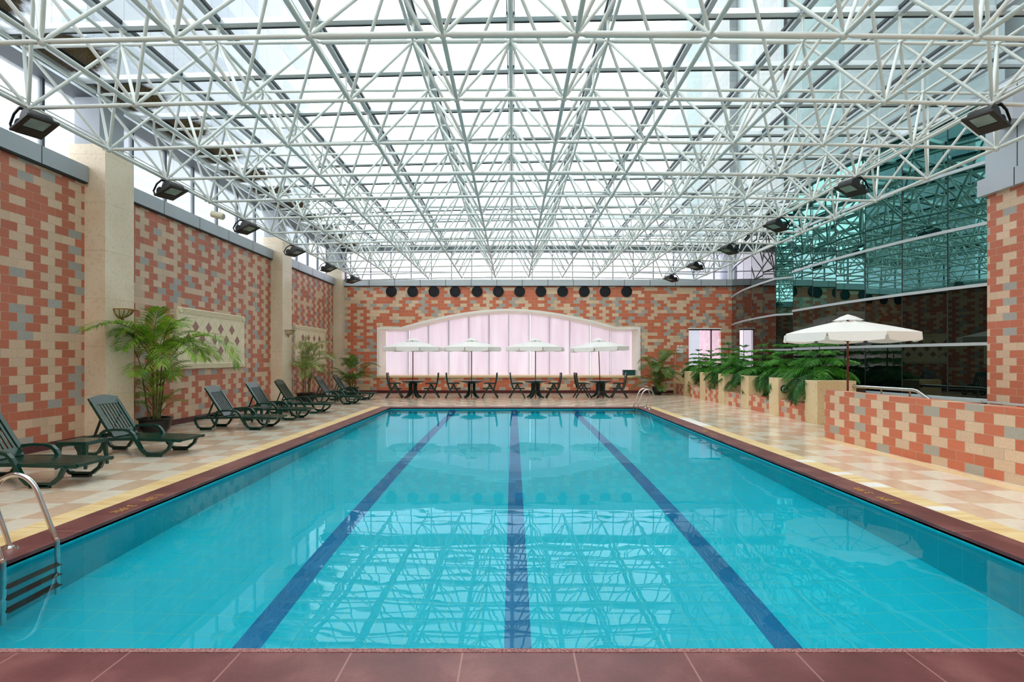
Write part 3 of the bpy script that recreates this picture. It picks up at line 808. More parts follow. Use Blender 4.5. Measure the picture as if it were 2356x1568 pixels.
# Norfolk pines
def branch(m, base, az, L, e0, bend, rnd, dens=1.0):
    p = Vector(base); n = 9; pts = [p.copy()]; ds = []
    for i in range(n):
        t = i/(n-1); e = e0-bend*t; d = Vector((math.cos(az)*math.cos(e), math.sin(az)*math.cos(e), math.sin(e))); p = p+d*L/n; pts.append(p.copy()); ds.append(d)
    sidev = Vector((-math.sin(az), math.cos(az), 0))
    k = int(L/.036*dens)
    for j in range(k):
        t = (j+.5)/k*.97+.03; q = t*n; i = min(int(q), n-1); P = pts[i].lerp(pts[i+1], q-i)
        d = ds[i]; u = sidev.cross(d)
        l = L*(.30*math.sin(PI*min(1, .18+.82*t))+.09)*rnd.uniform(.8, 1.15)
        for s in (-1, 1):
            dr = (sidev*s*.85+d*.60+Vector((0, 0, rnd.uniform(-.22, .10)))).normalized()
            a = P; b = P+dr*l*.5+Vector((0, 0, .02)); c = P+dr*l+Vector((0, 0, -.22*l))
            w = .012; nz = dr.cross(Vector((0, 0, 1))).normalized()
            vz = Vector((0, 0, w))
            vs = [a+nz*w*.6, a-nz*w*.6, b+nz*w, b-nz*w, c, a+vz*.6, b+vz*1.1, a-vz*.6, b-vz*.9]
            m.add(vs, [(0, 2, 6, 5), (5, 6, 3, 1), (2, 4, 6), (6, 4, 3), (1, 3, 8, 7), (7, 8, 2, 0), (3, 4, 8), (8, 4, 2)])
            for h in range(int(l/.030)):     # needle spikes
                tt = (h+.5)/max(1, int(l/.030)); Q = (a.lerp(b, tt*2) if tt < .5 else b.lerp(c, tt*2-1))
                for ss in (-1, 1):
                    e = Q+dr*.022+nz*ss*.030+Vector((0, 0, .012)); m.add([Q-dr*.007, Q+dr*.007, e], [(0, 1, 2)])
    return pts
def pine(name, seed, H, loc, label, tall=False):
    rnd = random.Random(seed)
    r = empty('norfolk_pine', label, 'pine', loc, rnd.uniform(0, 6), group='norfolk pines in the right planter')
    MB().tube([(0, 0, -.1), (.02, .01, H*.5), (0, 0, H)], [.026, .018, .006], 8).build('trunk', M_bark, r, smooth=True)
    W = [(.12, .80, -.05, 1.0), (.26, .84, .05, .9), (.40, .80, .12, .85), (.55, .68, .22, .7), (.70, .52, .3, .6), (.85, .36, .36, .5), (1.0, .18, .6, .3)]
    for wi, (f, L, e0, bd) in enumerate(W):
        nb = 6 if wi < 4 else 5
        for k in range(nb):
            az = 2*PI*(k+rnd.uniform(-.2, .2))/nb+wi*.6
            Lk = L*rnd.uniform(.85, 1.1)*H
            # keep branches out of the glass wall behind
            m = MB(); P = branch(m, (0, 0, H*f), az, Lk, e0, bd+rnd.uniform(-.1, .2), rnd, .9)
            cr, sr = math.cos(r.rotation_euler.z), math.sin(r.rotation_euler.z)
            m.build('foliage', M_pine_dk if wi < 2 else M_pine, r)
    return r
prot = []
for i, (s, H) in enumerate(((1, 1.22), (2, 1.32), (3, 1.14))):
    prot.append(pine('pine', s, H, (8.75, 15.4+i*1.75, .9), 'x'))
labs = ['norfolk pine at the near end of the planter, right behind the big cream block', 'norfolk pine second from the near end of the planter, spreading over the dial niche', 'norfolk pine third from the near end of the planter', 'norfolk pine in the middle of the planter', 'norfolk pine third from the far end of the planter', 'norfolk pine second from the far end, before the small window', 'norfolk pine at the far end of the planter by the brick wall']
for i in range(7):
    loc = (8.62+.08*math.sin(i*2.1), 15.45+1.68*i, .88+.03*math.cos(i*3))
    if i < 3: prot[i].location = loc; prot[i]['label'] = labs[i]; o = prot[i]
    else: o = dup(prot[i % 3], loc, i*1.13, labs[i])
    k = [1.08, 1.06, 1.04, 1.02, 1.0, .96, .92][i]; o.scale = (k, k, k)
# drooping lower branches that hang over the front of the planter
for j, (y, L, lab) in enumerate(((15.05, 1.05, 'long pine branch hanging to the floor beside the big cream block'), (16.95, .8, 'pine branch drooping past the right edge of the pier with the dial'), (17.6, .8, 'pine branch hanging into the fourth niche from the far end'), (19.6, .75, 'pine branch hanging into the middle niche'), (21.7, .7, 'pine branch hanging into the third niche from the far end'), (23.8, .65, 'pine branch hanging into the second niche from the far end'), (25.6, .6, 'pine branch hanging into the farthest niche by the wall'))):
    rnd = random.Random(50+j); r = empty('pine_branch', lab, 'branch', (8.45, y, 1.25), group='pine branches hanging over the planter')
    for a, k in ((PI-.9, .9), (PI-.45, 1.0), (PI+.05, 1.25), (PI+.5, 1.05), (PI+1.0, .85)):
        m = MB(); P = branch(m, (0, 0, 0), a, L*k, .1, 1.75, rnd, 1.0); m.tube(P, .008, 5); m.build('foliage', M_pine_dk if k > 1.1 else M_pine, r)
r = empty('climbing_shrub', 'small yellow-green leafy shoot at the foot of the farthest planter piers', 'plant', (7.8, 24.5, 0))
m = MB(); rnd = random.Random(9)
m.tube([(0, 0, 0), (.03, .03, .3), (-.02, 0, .6)], .006, 5)
for k in range(40):
    z = .15+.5*rnd.random(); a = rnd.uniform(0, 6.3); p = Vector((0, 0, z)); d = Vector((math.cos(a), math.sin(a), .3)); s = Vector((-math.sin(a), math.cos(a), 0))*.03; m.add([p, p+d*.06+s, p+d*.12, p+d*.06-s], [(0, 1, 2, 3)])
m.build('foliage', M_leaf, r)

# ================================================================== LEFT WALL DECOR
def art(yc, label):
    r = empty('wall_panel', label, 'wall panel', (WL, yc, 0), group='cream marble panels with plum diamonds')
    def grid():
        m = NM('lattice_marble'); x, y, z = m.xyz(); n1 = m.noise(3, 5)
        c = m.ramp(n1, [(.3, S(230, 216, 178)), (.7, S(240, 228, 196))])
        a = m.math('FRACT', m.math('DIVIDE', m.math('ADD', m.math('ADD', y, z), 100-2.24+.16), .32)); b = m.math('FRACT', m.math('DIVIDE', m.math('ADD', m.math('SUBTRACT', y, z), 100+2.24+.16), .32))
        e = m.math('MAXIMUM', m.math('LESS_THAN', m.math('ABSOLUTE', m.math('SUBTRACT', a, .5)), .02), m.math('LESS_THAN', m.math('ABSOLUTE', m.math('SUBTRACT', b, .5)), .02))
        e = m.math('MULTIPLY', e, m.math('MULTIPLY', m.math('GREATER_THAN', z, 1.60), m.math('LESS_THAN', z, 2.86)))
        return m.end(m.pr(m.mix(m.math('MULTIPLY', e, .8), c, S(188, 164, 108)), .45))
    global M_lat
    if 'M_lat' not in globals(): M_lat = grid()
    MB().box(-.01, .05, -1.75, 1.75, 1.42, 3.04).build('slab', M_lat, r, bevel=.006)
    m = MB()
    for zc, ys in ((2.56, (-.96, -.32, .32, .96)), (2.24, (-1.28, -.64, 0, .64, 1.28)), (1.92, (-.96, -.32, .32, .96))):
        for y in ys: m.add([(.052, y, zc-.155), (.052, y+.155, zc), (.052, y, zc+.155), (.052, y-.155, zc), (.04, y, zc-.155), (.04, y+.155, zc), (.04, y, zc+.155), (.04, y-.155, zc)], [(0, 1, 2, 3), (0, 4, 5, 1), (1, 5, 6, 2), (2, 6, 7, 3), (3, 7, 4, 0)])
    m.build('diamond_inlay', M_diamond, r)
    for z in (2.95, 1.50):
        m = MB()
        for q in range(4): m.tube([(.055, -1.55, z-.055+.036*q), (.055, 1.55, z-.055+.036*q)], .016, 8)
        m.build('fluted_rail', M_panel_cream, r, smooth=True)
        for s in (-1.66, 1.66): MB().lathe([(.085, 0), (.085, .025), (.06, .045), (.05, .035)], (.05, s, z), 20, 'x').build('roundel', M_panel_cream, r, smooth=True)
art(15.87, 'cream marble wall panel with plum diamonds behind the tall nearest palm')
art(23.48, 'cream marble wall panel with plum diamonds behind the sparse middle palm')
def sconce(y, label):
    r = empty('wall_sconce', label, 'wall sconce', (-8.23, y, 2.72), group='brass wall sconces on the pillars')
    m = MB(); m.tube([(.0, -.2, .0), (.26, -.16, 0), (.28, 0, 0), (.26, .16, 0), (0, .2, 0)], .012, 8); m.build('top_bar', M_brass, r, smooth=True)
    m = MB(); n = 8
    for k in range(n+1):
        a = PI*k/n-PI/2
        m.tube([(.26*math.cos(a)*c+.01, .2*math.sin(a)*c, z) for c, z in ((1, 0), (.8, -.09), (.45, -.15), (.08, -.18))], .008, 6)
    m.build('basket', M_brass, r, smooth=True)
    vs = []; fs = []
    for (c, z) in ((.92, -.02), (.75, -.1), (.42, -.155), (.05, -.18)):
        for k in range(n+1): a = PI*k/n-PI/2; vs.append((.25*math.cos(a)*c+.01, .19*math.sin(a)*c, z))
    for i in range(3):
        for k in range(n): a = i*(n+1)+k; fs.append((a, a+1, a+n+2, a+n+1))
    MB().add(vs, fs).build('bowl', M_creamplastic, r, smooth=True)
    m = MB().ball((.05, 0, -.21), .028, 10, 6); m.tube([(.05, 0, -.22), (.03, 0, -.30)], .008, 6); m.build('finial', M_brass, r, smooth=True)
sconce(11.52, 'brass bowl sconce on the nearest cream pillar')
sconce(20.05, 'brass bowl sconce on the middle cream pillar')

# ================================================================== FAR WALL THINGS
vx = [900.8, 949.6, 998.4, 1047.4, 1097.8, 1146.6, 1195.4, 1244.4, 1294.3, 1344, 1392, 1441.5]
nthl = ['leftmost', 'second from left', 'third from left', 'fourth from left', 'fifth from left', 'sixth from left', 'sixth from right', 'fifth from right', 'fourth from right', 'third from right', 'second from right', 'rightmost']
v0 = None
for i, px in enumerate(vx):
    loc = ((px-CX)*WB/F, WB, 4.97)
    lab = f'round black air vent high on the far brick wall, {nthl[i]} of twelve'
    if v0 is None:
        v0 = empty('air_vent', lab, 'vent', loc, group='round black vents under the far wall coping')
        MB().lathe([(.265, 0), (.265, -.05), (.235, -.055), (.23, -.02), (.225, -.01)], (0, 0, 0), 32, 'y').build('rim', M_black, v0, smooth=True)
        MB().lathe([(.23, -.015), (.23, -.008)], (0, 0, 0), 32, 'y').build('mesh_disc', M_ventdark, v0)
        m = MB()
        for q in range(-5, 6): hw = math.sqrt(max(0, .225**2-(q*.04)**2)); m.box(-hw, hw, -.028, -.02, q*.04-.006, q*.04+.006)
        m.build('louvre', M_black, v0)
    else: dup(v0, loc, 0, lab)
r = empty('emergency_light', 'white twin-head emergency light on the far wall left of the small window', 'emergency light', (8.16, WB, 1.98))
MB().box(-.16, .16, -.08, 0, -.02, .22).build('housing', M_plasticw, r, bevel=.01)
for s in (-.08, .08): MB().ball((s, -.05, .31), .055, 14, 8).build('lamp_head', M_plasticw, r, smooth=True)
MB().tube([(-.18, -.02, .02), (-.22, -.015, -.2), (-.22, -.015, -.9)], .01, 6).build('cable', M_plasticw, r)
tag(MB().box(6.43, 6.60, WB-.06, WB, .28, .37).build('power_socket', M_plasticw, bevel=.008), 'white double power socket low on the far wall left of the right palm pot', 'socket')
m = MB(); Yh = WB-.35
m.tube([(7.0, Yh, .48), (7.15, Yh, .52), (7.7, Yh, .55)], .02, 8)
m.tube([(7.35, Yh, .53), (7.25, Yh, .38), (7.15, Yh, .2), (7.3, Yh-.03, .1), (7.5, Yh, .18), (7.45, Yh, .34), (7.3, Yh, .53)], .012, 8)
m.tube([(7.15, Yh, .2), (7.0, Yh, .08), (6.95, Yh-.1, .012), (7.2, Yh-.15, .012)], .012, 8)
for x_ in (7.0, 7.7): m.tube([(x_, Yh, .48 if x_ < 7.5 else .55), (x_, WB, .5)], .012, 6)
tag(m.build('water_hose', M_plasticw, smooth=True), 'white hose coiled on a wall pipe in the far right corner', 'hose')
r = empty('storage_box', 'small dark teal box on the window sill behind the right palm', 'box', (5.75, WB+.35, ASILL))
MB().box(-.3, .3, -.12, .12, 0, .24).build('body', M_teal, r, bevel=.01); MB().box(-.31, .31, -.13, .13, .24, .27).build('lid', M_green_dk, r)

# ================================================================== TABLES, CHAIRS, UMBRELLAS
def table():
    r = empty('garden_table', 'x', 'table', group='dark green round tables along the far window')
    MB().lathe([(.05, .60), (.22, .61), (.34, .65), (.44, .69), (.49, .71), (.495, .73), (.48, .742), (.03, .745)], seg=36).build('tabletop', M_green_dk, r, smooth=True)
    for k in range(4):
        a = PI/4+k*PI/2; m = MB()
        m.ribbon([(.16, .62), (.15, .5), (.15, .3), (.18, .18), (.28, .08), (.42, .02)], [.10, .09, .09, .13, .09, .045], -.035, .035)
        m.xf(Matrix.Rotation(a, 4, 'Z')); m.build('leg', M_green_dk, r)
    MB().lathe([(.13, .24), (.15, .25), (.15, .28), (.13, .29)], seg=20).build('collar', M_green_dk, r, smooth=True)
    return r
def umbrella(R=1.30, twist=PI/8):
    r = empty('patio_umbrella', 'x', 'umbrella', group='white canvas patio umbrellas')
    MB().tube([(0, 0, 0.0), (0, 0, 2.5)], .021, 12).build('pole', M_wood, r, smooth=True)
    n = 8; zt, ze = 2.50, 2.18
    def fac(rad, z, a, sag=0.0): return (rad*math.cos(a), rad*math.sin(a), z)
    vs = []; fs = []; sub = 4; K = 6
    for j in range(K+1):
        t = .16+(1-.16)*j/K
        for k in range(n*sub):
            kk = k/sub; i0 = int(kk); f = kk-i0; a0 = 2*PI*i0/n+twist; a1 = 2*PI*(i0+1)/n+twist
            x = (1-f)*math.cos(a0)+f*math.cos(a1); y = (1-f)*math.sin(a0)+f*math.sin(a1)
            z = zt-(zt-ze)*t-.035*math.sin(PI*f)*math.sin(PI*t)+.02*t*math.sin(PI*t)
            sc = 1-.03*math.sin(PI*f)*t
            vs.append((x*R*t*sc, y*R*t*sc, z))
    NN = n*sub
    for j in range(K):
        for k in range(NN): a = j*NN+k; b = j*NN+(k+1) % NN; fs.append((a, b, b+NN, a+NN))
    MB().add(vs, fs).build('canopy', M_canvas, r, smooth=True)
    vs2 = []; fs2 = []
    # valance: eight hanging flaps slightly parted at the ribs
    for i in range(n):
        a0 = 2*PI*i/n+twist; a1 = 2*PI*(i+1)/n+twist; b = len(vs2)
        for q in range(7):
            f = q/6; x = (1-f)*math.cos(a0)+f*math.cos(a1); y = (1-f)*math.sin(a0)+f*math.sin(a1); sc = (1-.03*math.sin(PI*f))*R
            low = .155+.035*math.sin(PI*f)-.0
            ff = .5+(f-.5)*.90
            x2 = (1-ff)*math.cos(a0)+ff*math.cos(a1); y2 = (1-ff)*math.sin(a0)+ff*math.sin(a1)
            vs2.append((x*sc, y*sc, ze)); vs2.append((x2*sc*1.02, y2*sc*1.02, ze-low))
        for q in range(6): fs2.append((b+2*q, b+2*q+1, b+2*q+3, b+2*q+2))
    MB().add(vs2, fs2).build('valance', M_canvas, r, smooth=True)
    m = MB(); vs = []; fs = []
    for rad, z in ((.001, 2.60), (.15, 2.545), (.30, 2.465)):
        for k in range(n): a = 2*PI*k/n+twist; vs.append((rad*math.cos(a), rad*math.sin(a), z))
    for j in range(2):
        for k in range(n): a = j*n+k; b = j*n+(k+1) % n; fs.append((a, b, b+n, a+n))
    m.add(vs, fs).build('vent_cap', M_canvas, r)
    for k in range(n):
        a = 2*PI*k/n+twist; c, s = math.cos(a), math.sin(a)
        MB().tube([(.03*c, .03*s, zt-.05), (R*.98*c, R*.98*s, ze-.02)], .009, 6).build('rib', M_wood, r)
        MB().tube([(.03*c, .03*s, 2.02), (R*.55*c, R*.55*s, zt-(zt-ze)*.55-.04)], .007, 6).build('strut', M_wood, r)
    return r
def chair():
    r = empty('garden_chair', 'x', 'chair', group='dark green high-back garden chairs at the far tables')
    w = .27
    m = MB()
    for s in (-w, w): m.ribbon([(-.17, .40), (-.24, .62), (-.29, .90), (-.30, 1.08)], .055, s-.018, s+.018)
    for k in range(7):
        y = -w+.045+(2*w-.09)*k/6; m.ribbon([(-.17, .44), (-.24, .64), (-.285, .88), (-.295, .98)], .014, y-.022, y+.022)
    m.ribbon([(-.288, .94), (-.30, 1.02), (-.305, 1.09)], .03, -w, w); m.ribbon([(-.165, .41), (-.18, .47)], .03, -w, w)
    m.build('backrest', M_green_dk, r)
    m = MB()
    for k in range(8): x = -.17+.46*k/7; m.box(x-.026, x+.026, -w+.01, w-.01, .405+.01*(k/7), .43+.01*(k/7))
    for s in (-w, w): m.box(-.2, .31, s-.02, s+.02, .385, .425)
    m.build('seat', M_green_dk, r)
    for s in (-w-.03, w+.03):
        MB().ribbon([(-.27, .62), (-.1, .625), (.12, .635), (.22, .625), (.25, .60)], .042, s-.03, s+.03).build('armrest', M_green_dk, r)
        MB().ribbon([(-.02, .62), (.16, .32), (.34, 0.0)], .052, s-.022, s+.022).build('leg', M_green_dk, r)
        MB().ribbon([(.06, .62), (-.14, .34), (-.34, 0.0)], .052, s-.018, s+.014).build('leg', M_green_dk, r)
    m = MB(); m.box(.24, .27, -w-.03, w+.03, .13, .17); m.box(-.28, -.25, -w-.03, w+.03, .10, .14); m.build('stretcher', M_green_dk, r)
    return r
tb = table(); um = umbrella(1.29); ch = chair(); TY = 23.75
nth = ['leftmost', 'second from left', 'third from left', 'rightmost']
for i, px in enumerate((950, 1085, 1232, 1381.6)):
    x = (px-CX)*TY/F
    lt = f'dark green round plastic table, {nth[i]} of four by the far window'
    lu = f'white umbrella over the {nth[i]} table by the far window'
    lc1 = f'green high-back chair on the left side of the {nth[i]} far table'; lc2 = f'green high-back chair on the right side of the {nth[i]} far table'
    tw_ = [PI/8, PI/8+.25, PI/8-.2, PI/8+.1][i]
    if i == 0:
        tb.location = (x, TY, 0); tb['label'] = lt; um.location = (x, TY, 0); um['label'] = lu; ch.location = (x-.79, TY, 0); ch.rotation_euler = (0, 0, .12); ch['label'] = lc1; u = um
    else:
        dup(tb, (x, TY, 0), .1*i, lt); u = dup(um, (x, TY, 0), tw_-PI/8, lu); dup(ch, (x-.79, TY, 0), [.12, .1, 0, .08][i], lc1)
    if i == 3: u.rotation_euler = (0, math.radians(-2.2), .1)
    dup(ch, (x+.80, TY, 0), PI+[.1, 0, .0, -.1][i], lc2)
u = dup(um, (7.43, 12.2, 0), .36, 'large white umbrella nearest the camera, behind the low brick parapet on the right'); u.scale = (1.045, 1.045, 1.03)

# ================================================================== SUN LOUNGERS AND SIDE TABLES
def lounger():
    r = empty('sun_lounger', 'x', 'sun lounger', group='dark green plastic sun loungers along the left wall')
    w = .32
    m = MB()
    for s in (-w, w):
        m.ribbon([(-.84, .285), (-.4, .29), (.2, .30), (.5, .29), (.75, .285), (1.06, .275)], .05, s-.022, s+.022)
    m.box(-.85, -.80, -w, w, .27, .31); m.box(-.42, -.36, -w, w, .26, .30)
    m.build('frame', M_green, r, bevel=.006)
    m = MB()
    n = 22
    for k in range(n):
        x = -.28+1.32*k/(n-1); h = .318 if x < .6 else .318-.03*(x-.6)
        m.box(x-.024, x+.024, -w+.02, w-.02, h-.022, h)
    m.obox((1.065, -w, .285), (1.065, w, .285), .035, .04)
    for s in (-.1, .1): m.box(-.3, 1.05, s-.02, s+.02, .275, .30)
    m.build('seat', M_green, r)
    # sled legs and arms, each side one moulded loop pair
    for s in (-1, 1):
        y0, y1 = (s*(w+.03)-.028, s*(w+.03)+.028)
        rear = [(-.83, .27), (-.80, .17), (-.74, .07), (-.68, .045), (-.46, .045), (-.40, .07), (-.33, .17), (-.30, .27)]
        front = [(.30, .27), (.36, .14), (.44, .06), (.50, .045), (.70, .045), (.76, .06), (.86, .14), (.92, .27)]
        m = MB(); m.ribbon(rear, .045, y0, y1); m.box(-.70, -.44, y0, y1, 0, .05); m.build('leg', M_green, r, bevel=.004)
        m = MB(); m.ribbon(front, .05, y0, y1); m.box(.47, .73, y0, y1, 0, .05); m.build('leg', M_green, r, bevel=.004)
        m = MB(); m.ribbon([(-.36, .30), (-.34, .40), (-.28, .445), (-.1, .465), (.08, .462), (.17, .44), (.23, .38), (.30, .25), (.38, .12)], [.05, .05, .045, .04, .04, .045, .05, .055, .05], y0-.004, y1+.004); m.build('armrest', M_green, r, bevel=.006)
    # backrest
    bk = MB(); L = .82; T = Matrix.Translation((-.20, 0, .325)) @ Matrix.Rotation(-math.radians(57), 4, 'Y') 
    # local: along -x then rotated up
    hw = .29
    def bx(x0, x1, y0, y1, z0=-.012, z1=.012): bk.box(-x1, -x0, y0, y1, z0, z1)
    bx(0, .13, -hw, hw)
    n = 8
    for k in range(n+1):
        y = -hw+2*hw*k/n; ww = .034 if k in (0, n) else .023; zz = .022 if k in (0, n) else .010
        bx(.10, .72, y-ww/1, y+ww/1, -zz, zz) if k in (0, n) else bx(.10, .70, y-.019, y+.019, -zz, zz)
    # curved head panel
    N = 10; up = [(-(.66+.0), -hw-.03)]
    pts = [(-.66, -hw-.034)]+[(-(.80+.05*math.sin(PI*i/N)), -hw-.034+(2*hw+.068)*i/N) for i in range(N+1)]+[(-.66, hw+.034)]
    vs = [(x, y, -.016) for x, y in pts]+[(x, y, .016) for x, y in pts]; k = len(pts)
    bk.add(vs, [tuple(range(k)), tuple(range(2*k-1, k-1, -1))]+[(i, k+i, k+(i+1) % k, (i+1) % k) for i in range(k)])
    T = Matrix.Translation((-.18, 0, .325)) @ Matrix.Rotation(math.radians(57), 4, 'Y')
    bk.xf(T); bk.build('backrest', M_green, r)
    for s in (-.2, .2):
        a = T @ Vector((-.48, s, 0)); MB().obox(a, (-.62, s, .27), .03, .03).build('back_strut', M_green_dk, r)
    return r
lg = lounger()
# positions: along the wall, near to far
LP = [(-6.80, 7.56, 0), (-6.78, 9.88, -.05), (-6.70, 13.37, .0), (-6.72, 15.42, -.02), (-6.73, 17.25, .03), (-6.70, 20.6, .0), (-6.73, 22.7, .04)]
LL = ['dark green sun lounger cut by the left edge of the photo', 'dark green sun lounger in front of the nearest potted palm', 'dark green sun lounger just beyond the nearest palm, below the diamond panel', 'dark green sun lounger fourth from the camera, beside a side table on each side', 'dark green sun lounger in front of the middle potted palm', 'dark green sun lounger second from the far end of the row', 'dark green sun lounger at the far end of the row by the corner palm']
for i, (x, y, a) in enumerate(LP):
    if i == 0: lg.location = (x, y, 0); lg.rotation_euler = (0, 0, a); lg['label'] = LL[i]
    else: dup(lg, (x, y, 0), a, LL[i])
def side_table():
    r = empty('side_table', 'x', 'side table', group='small dark green side tables between the loungers')
    m = MB(); m.box(-.24, .24, -.24, .24, .395, .42); m.box(-.235, .235, -.235, .235, .36, .396)
    m.build('tabletop', M_green, r, bevel=.008)
    for sx in (-1, 1):
        for sy in (-1, 1):
            m = MB(); vs = []
            for z, hw, o_ in ((0, .016, .225), (.37, .03, .20)):
                cx_, cy_ = sx*o_, sy*o_
                vs += [(cx_-hw, cy_-hw, z), (cx_+hw, cy_-hw, z), (cx_+hw, cy_+hw, z), (cx_-hw, cy_+hw, z)]
            m.add(vs, [(3, 2, 1, 0), (4, 5, 6, 7), (0, 1, 5, 4), (1, 2, 6, 5), (2, 3, 7, 6), (3, 0, 4, 7)]); m.build('leg', M_green, r)
    return r
sd = side_table()
for i, (x, y, lab) in enumerate(((-6.78, 8.66, 'small green side table between the two loungers nearest the camera'), (-6.70, 14.40, 'small green side table between the third and fourth loungers'), (-6.72, 16.33, 'small green side table between the fourth and fifth loungers'), (-6.72, 21.65, 'small green side table between the two farthest loungers'))):
    if i == 0: sd.location = (x, y, 0); sd['label'] = lab
    else: dup(sd, (x, y, 0), .03*i, lab)

# ================================================================== POTTED PALMS
def frond(m_r, m_l, base, az, L, e0, bend, rnd, lw=.023, ll=.42, twist=0.0):
    n = 12; p = Vector(base); pts = [p.copy()]; ds = []
    for i in range(n):
        t = i/(n-1); e = e0-bend*t**1.3; a = az+twist*t
        d = Vector((math.cos(a)*math.cos(e), math.sin(a)*math.cos(e), math.sin(e))); p = p+d*L/n; pts.append(p.copy()); ds.append(d)
    m_r.tube(pts, [.010*(1-.85*i/n)+.001 for i in range(n+1)], 5)
    N = int(L*27)
    for j in range(N):
        t = .26+.74*(j+.5)/N; q = t*n; i = min(int(q), n-1); P = pts[i].lerp(pts[i+1], q-i); d = ds[i]
        sd = d.cross(Vector((0, 0, 1)))
        if sd.length < .05: sd = Vector((-math.sin(az), math.cos(az), 0))
        sd.normalize(); up = sd.cross(d).normalized()
        s_ = math.sin(PI*min(1.0, max(0.0, (t-.26)/.74*.88+.12)))
        l = ll*(.30+.70*s_)*rnd.uniform(.88, 1.08)
        fw = .45+.75*t
        for s in (-1, 1):
            if rnd.random() < .03: continue
            dr = (sd*s+d*fw+up*rnd.uniform(.15, .38)).normalized(); c1 = P+dr*l*.5; dr2 = (dr+Vector((0, 0, -rnd.uniform(.35, .8)))).normalized(); c2 = c1+dr2*l*.5
            wv = dr.cross(up).normalized()*lw*rnd.uniform(.8, 1.1)*.5
            m_l.add([P+wv*.5, P-wv*.5, c1-wv, c1+wv, c2], [(0, 1, 2, 3), (3, 2, 4)])
def clampx(mb, loc):
    out = []
    for x, y, z in mb.v:
        X = x+loc[0]; Y = y+loc[1]
        if X < 0:
            lim = WL+.03
            for a, b in ((11.08, 11.96), (19.62, 20.49), (26.4, 27)):
                if a < Y < b: lim = -8.21
            X = max(X, lim)
        Y = min(Y, WB-.03)
        out.append((X-loc[0], Y-loc[1], max(z, .03)))
    mb.v = out
def palm(label, loc, seed, H, potR, spec, mleaf, ncane=6, cane_h=.45, small=10, ll=.42, fan=None, rz=0, L0=1.05):
    rnd = random.Random(seed)
    r = empty('potted_palm', label, 'palm', loc, rz, group='potted areca palms')
    R = potR
    p = MB().lathe([(R*.60, 0), (R*.66, .02), (R*.86, .12), (R*.92, .24), (R*.93, .31), (R*1.05, .34), (R*1.06, .36), (R*.98, .37), (R*.9, .355), (R*.88, .30)], seg=32).build('pot', M_pot, r, smooth=True)
    MB().lathe([(R*.88, .30), (.001, .33)], seg=24).build('soil', M_soil, r)
    tops = []
    for k in range(ncane):
        a = 2*PI*k/ncane+rnd.uniform(-.3, .3); rr = rnd.uniform(.03, .13); hh = H*(cane_h+rnd.uniform(-.24, .05)) if k else H*(cane_h+.08)
        b = Vector((rr*math.cos(a), rr*math.sin(a), .31)); t = Vector((rr*2.2*math.cos(a), rr*2.2*math.sin(a), hh))
        MB().tube([b, b.lerp(t, .5)+Vector((0, 0, .02)), t], [.020, .017, .012], 7).build('cane', M_cane, r, smooth=True)
        tops.append(t)
    j = 0
    for (az, e0, bend, L) in spec:
        t = tops[j % len(tops)]; j += 1
        mr = MB(); ml = MB(); frond(mr, ml, t, math.radians(az), L, math.radians(e0), math.radians(bend), rnd, ll=ll)
        clampx(ml, loc); clampx(mr, loc); f = ml.build('frond', mleaf, r); mr.build('rachis', M_cane, f)
    for k in range(small):
        a = rnd.uniform(0, 2*PI); b = Vector((.1*math.cos(a), .1*math.sin(a), rnd.uniform(.32, H*.42)))
        mr = MB(); ml = MB(); frond(mr, ml, b, a, rnd.uniform(.55, .85), math.radians(rnd.uniform(45, 75)), math.radians(rnd.uniform(60, 100)), rnd, lw=.016, ll=ll*.55)
        clampx(ml, loc); clampx(mr, loc); f = ml.build('frond', mleaf, r); mr.build('rachis', M_cane, f)
    return r
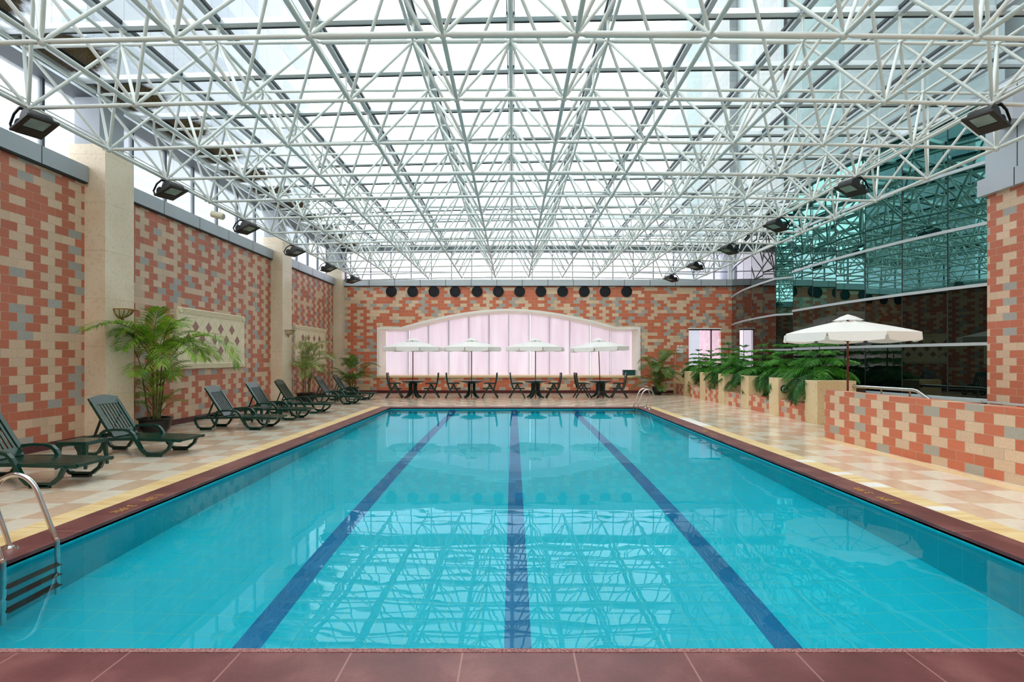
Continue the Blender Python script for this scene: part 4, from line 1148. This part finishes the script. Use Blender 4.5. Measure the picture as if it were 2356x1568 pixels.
# azimuths: 0 = toward the pool (right in the photo), 180 = toward the wall, -90 = toward the camera
specA = [(-93, 36, 60, 2.3), (-10, 62, 140, 2.5), (-88, 62, 95, 1.75), (-80, 42, 85, 1.5), (-104, 80, 80, 1.5), (-2, 58, 115, 1.95), (25, 78, 70, 1.1), (-35, 76, 110, 1.4), (-60, 66, 140, 1.5), (95, 78, 60, 1.2), (-12, 42, 105, 1.7), (60, 72, 70, 1.2),
         (-120, 84, 90, 1.2), (80, 60, 80, 1.2), (-25, 28, 85, 1.35), (40, 60, 110, 1.3), (-150, 85, 50, 1.1), (-45, 84, 60, 1.3), (-20, 60, 150, 1.4), (-70, 20, 60, 1.2)]
palm('tall bushy potted palm nearest the camera beside the first cream pillar', (-8.08, 12.42, 0), 3, 2.9, .34, specA, M_leaf, 7, .56, 24, .52)
specB = [(-95, 72, 115, 1.5), (-85, 55, 120, 1.4), (0, 62, 110, 1.6), (15, 75, 80, 1.5), (-90, 70, 100, 1.3), (90, 75, 100, 1.2), (-80, 30, 110, 1.3), (-40, 45, 90, 1.4), (40, 86, 15, 1.1), (-30, 88, 8, 1.1), (60, 50, 100, 1.2), (-65, 60, 130, 1.2), (10, 84, 12, 1.15), (-5, 45, 80, 1.4)]
palm('sparse olive-coloured potted palm beside the middle cream pillar', (-8.0, 21.3, 0), 5, 2.7, .37, specB, M_leaf_pale, 5, .52, 7, .48)
specC = [(150, 65, 110, 1.2), (-120, 50, 80, 1.2), (0, 60, 110, 1.4), (-10, 30, 60, 1.3), (20, 50, 80, 1.6), (-90, 70, 90, 1.2), (90, 75, 60, 1.0), (150, 80, 60, 1.1), (45, 75, 50, 1.2), (-60, 50, 80, 1.3), (-130, 50, 80, 1.2), (-40, 80, 30, 1.0), (180, 70, 60, 1.3), (-100, 60, 60, 1.4)]
palm('dark green potted palm in the far left corner next to the arched window', (-7.45, 25.4, 0), 8, 2.1, .32, specC, M_leaf_dark, 7, .44, 18, .42)
specD = [(180, 60, 110, 1.4), (0, 60, 100, 1.4), (10, 75, 70, 1.6), (-90, 70, 90, 1.3), (5, 82, 60, 1.5), (165, 40, 90, 1.4), (-30, 45, 90, 1.4), (-150, 45, 90, 1.4), (60, 80, 60, 1.1), (-110, 70, 110, 1.3), (-60, 35, 90, 1.2), (130, 80, 50, 1.1), (-10, 20, 60, 1.1), (-170, 15, 60, 1.1), (-80, 50, 130, 1.3), (-120, 60, 130, 1.3), (-45, 75, 100, 1.3), (-95, 20, 80, 1.0)]
palm('full potted palm in the far right corner between the window and the planter', (6.82, 25.9, 0), 12, 2.4, .27, specD, M_leaf_dark, 8, .44, 26, .50)
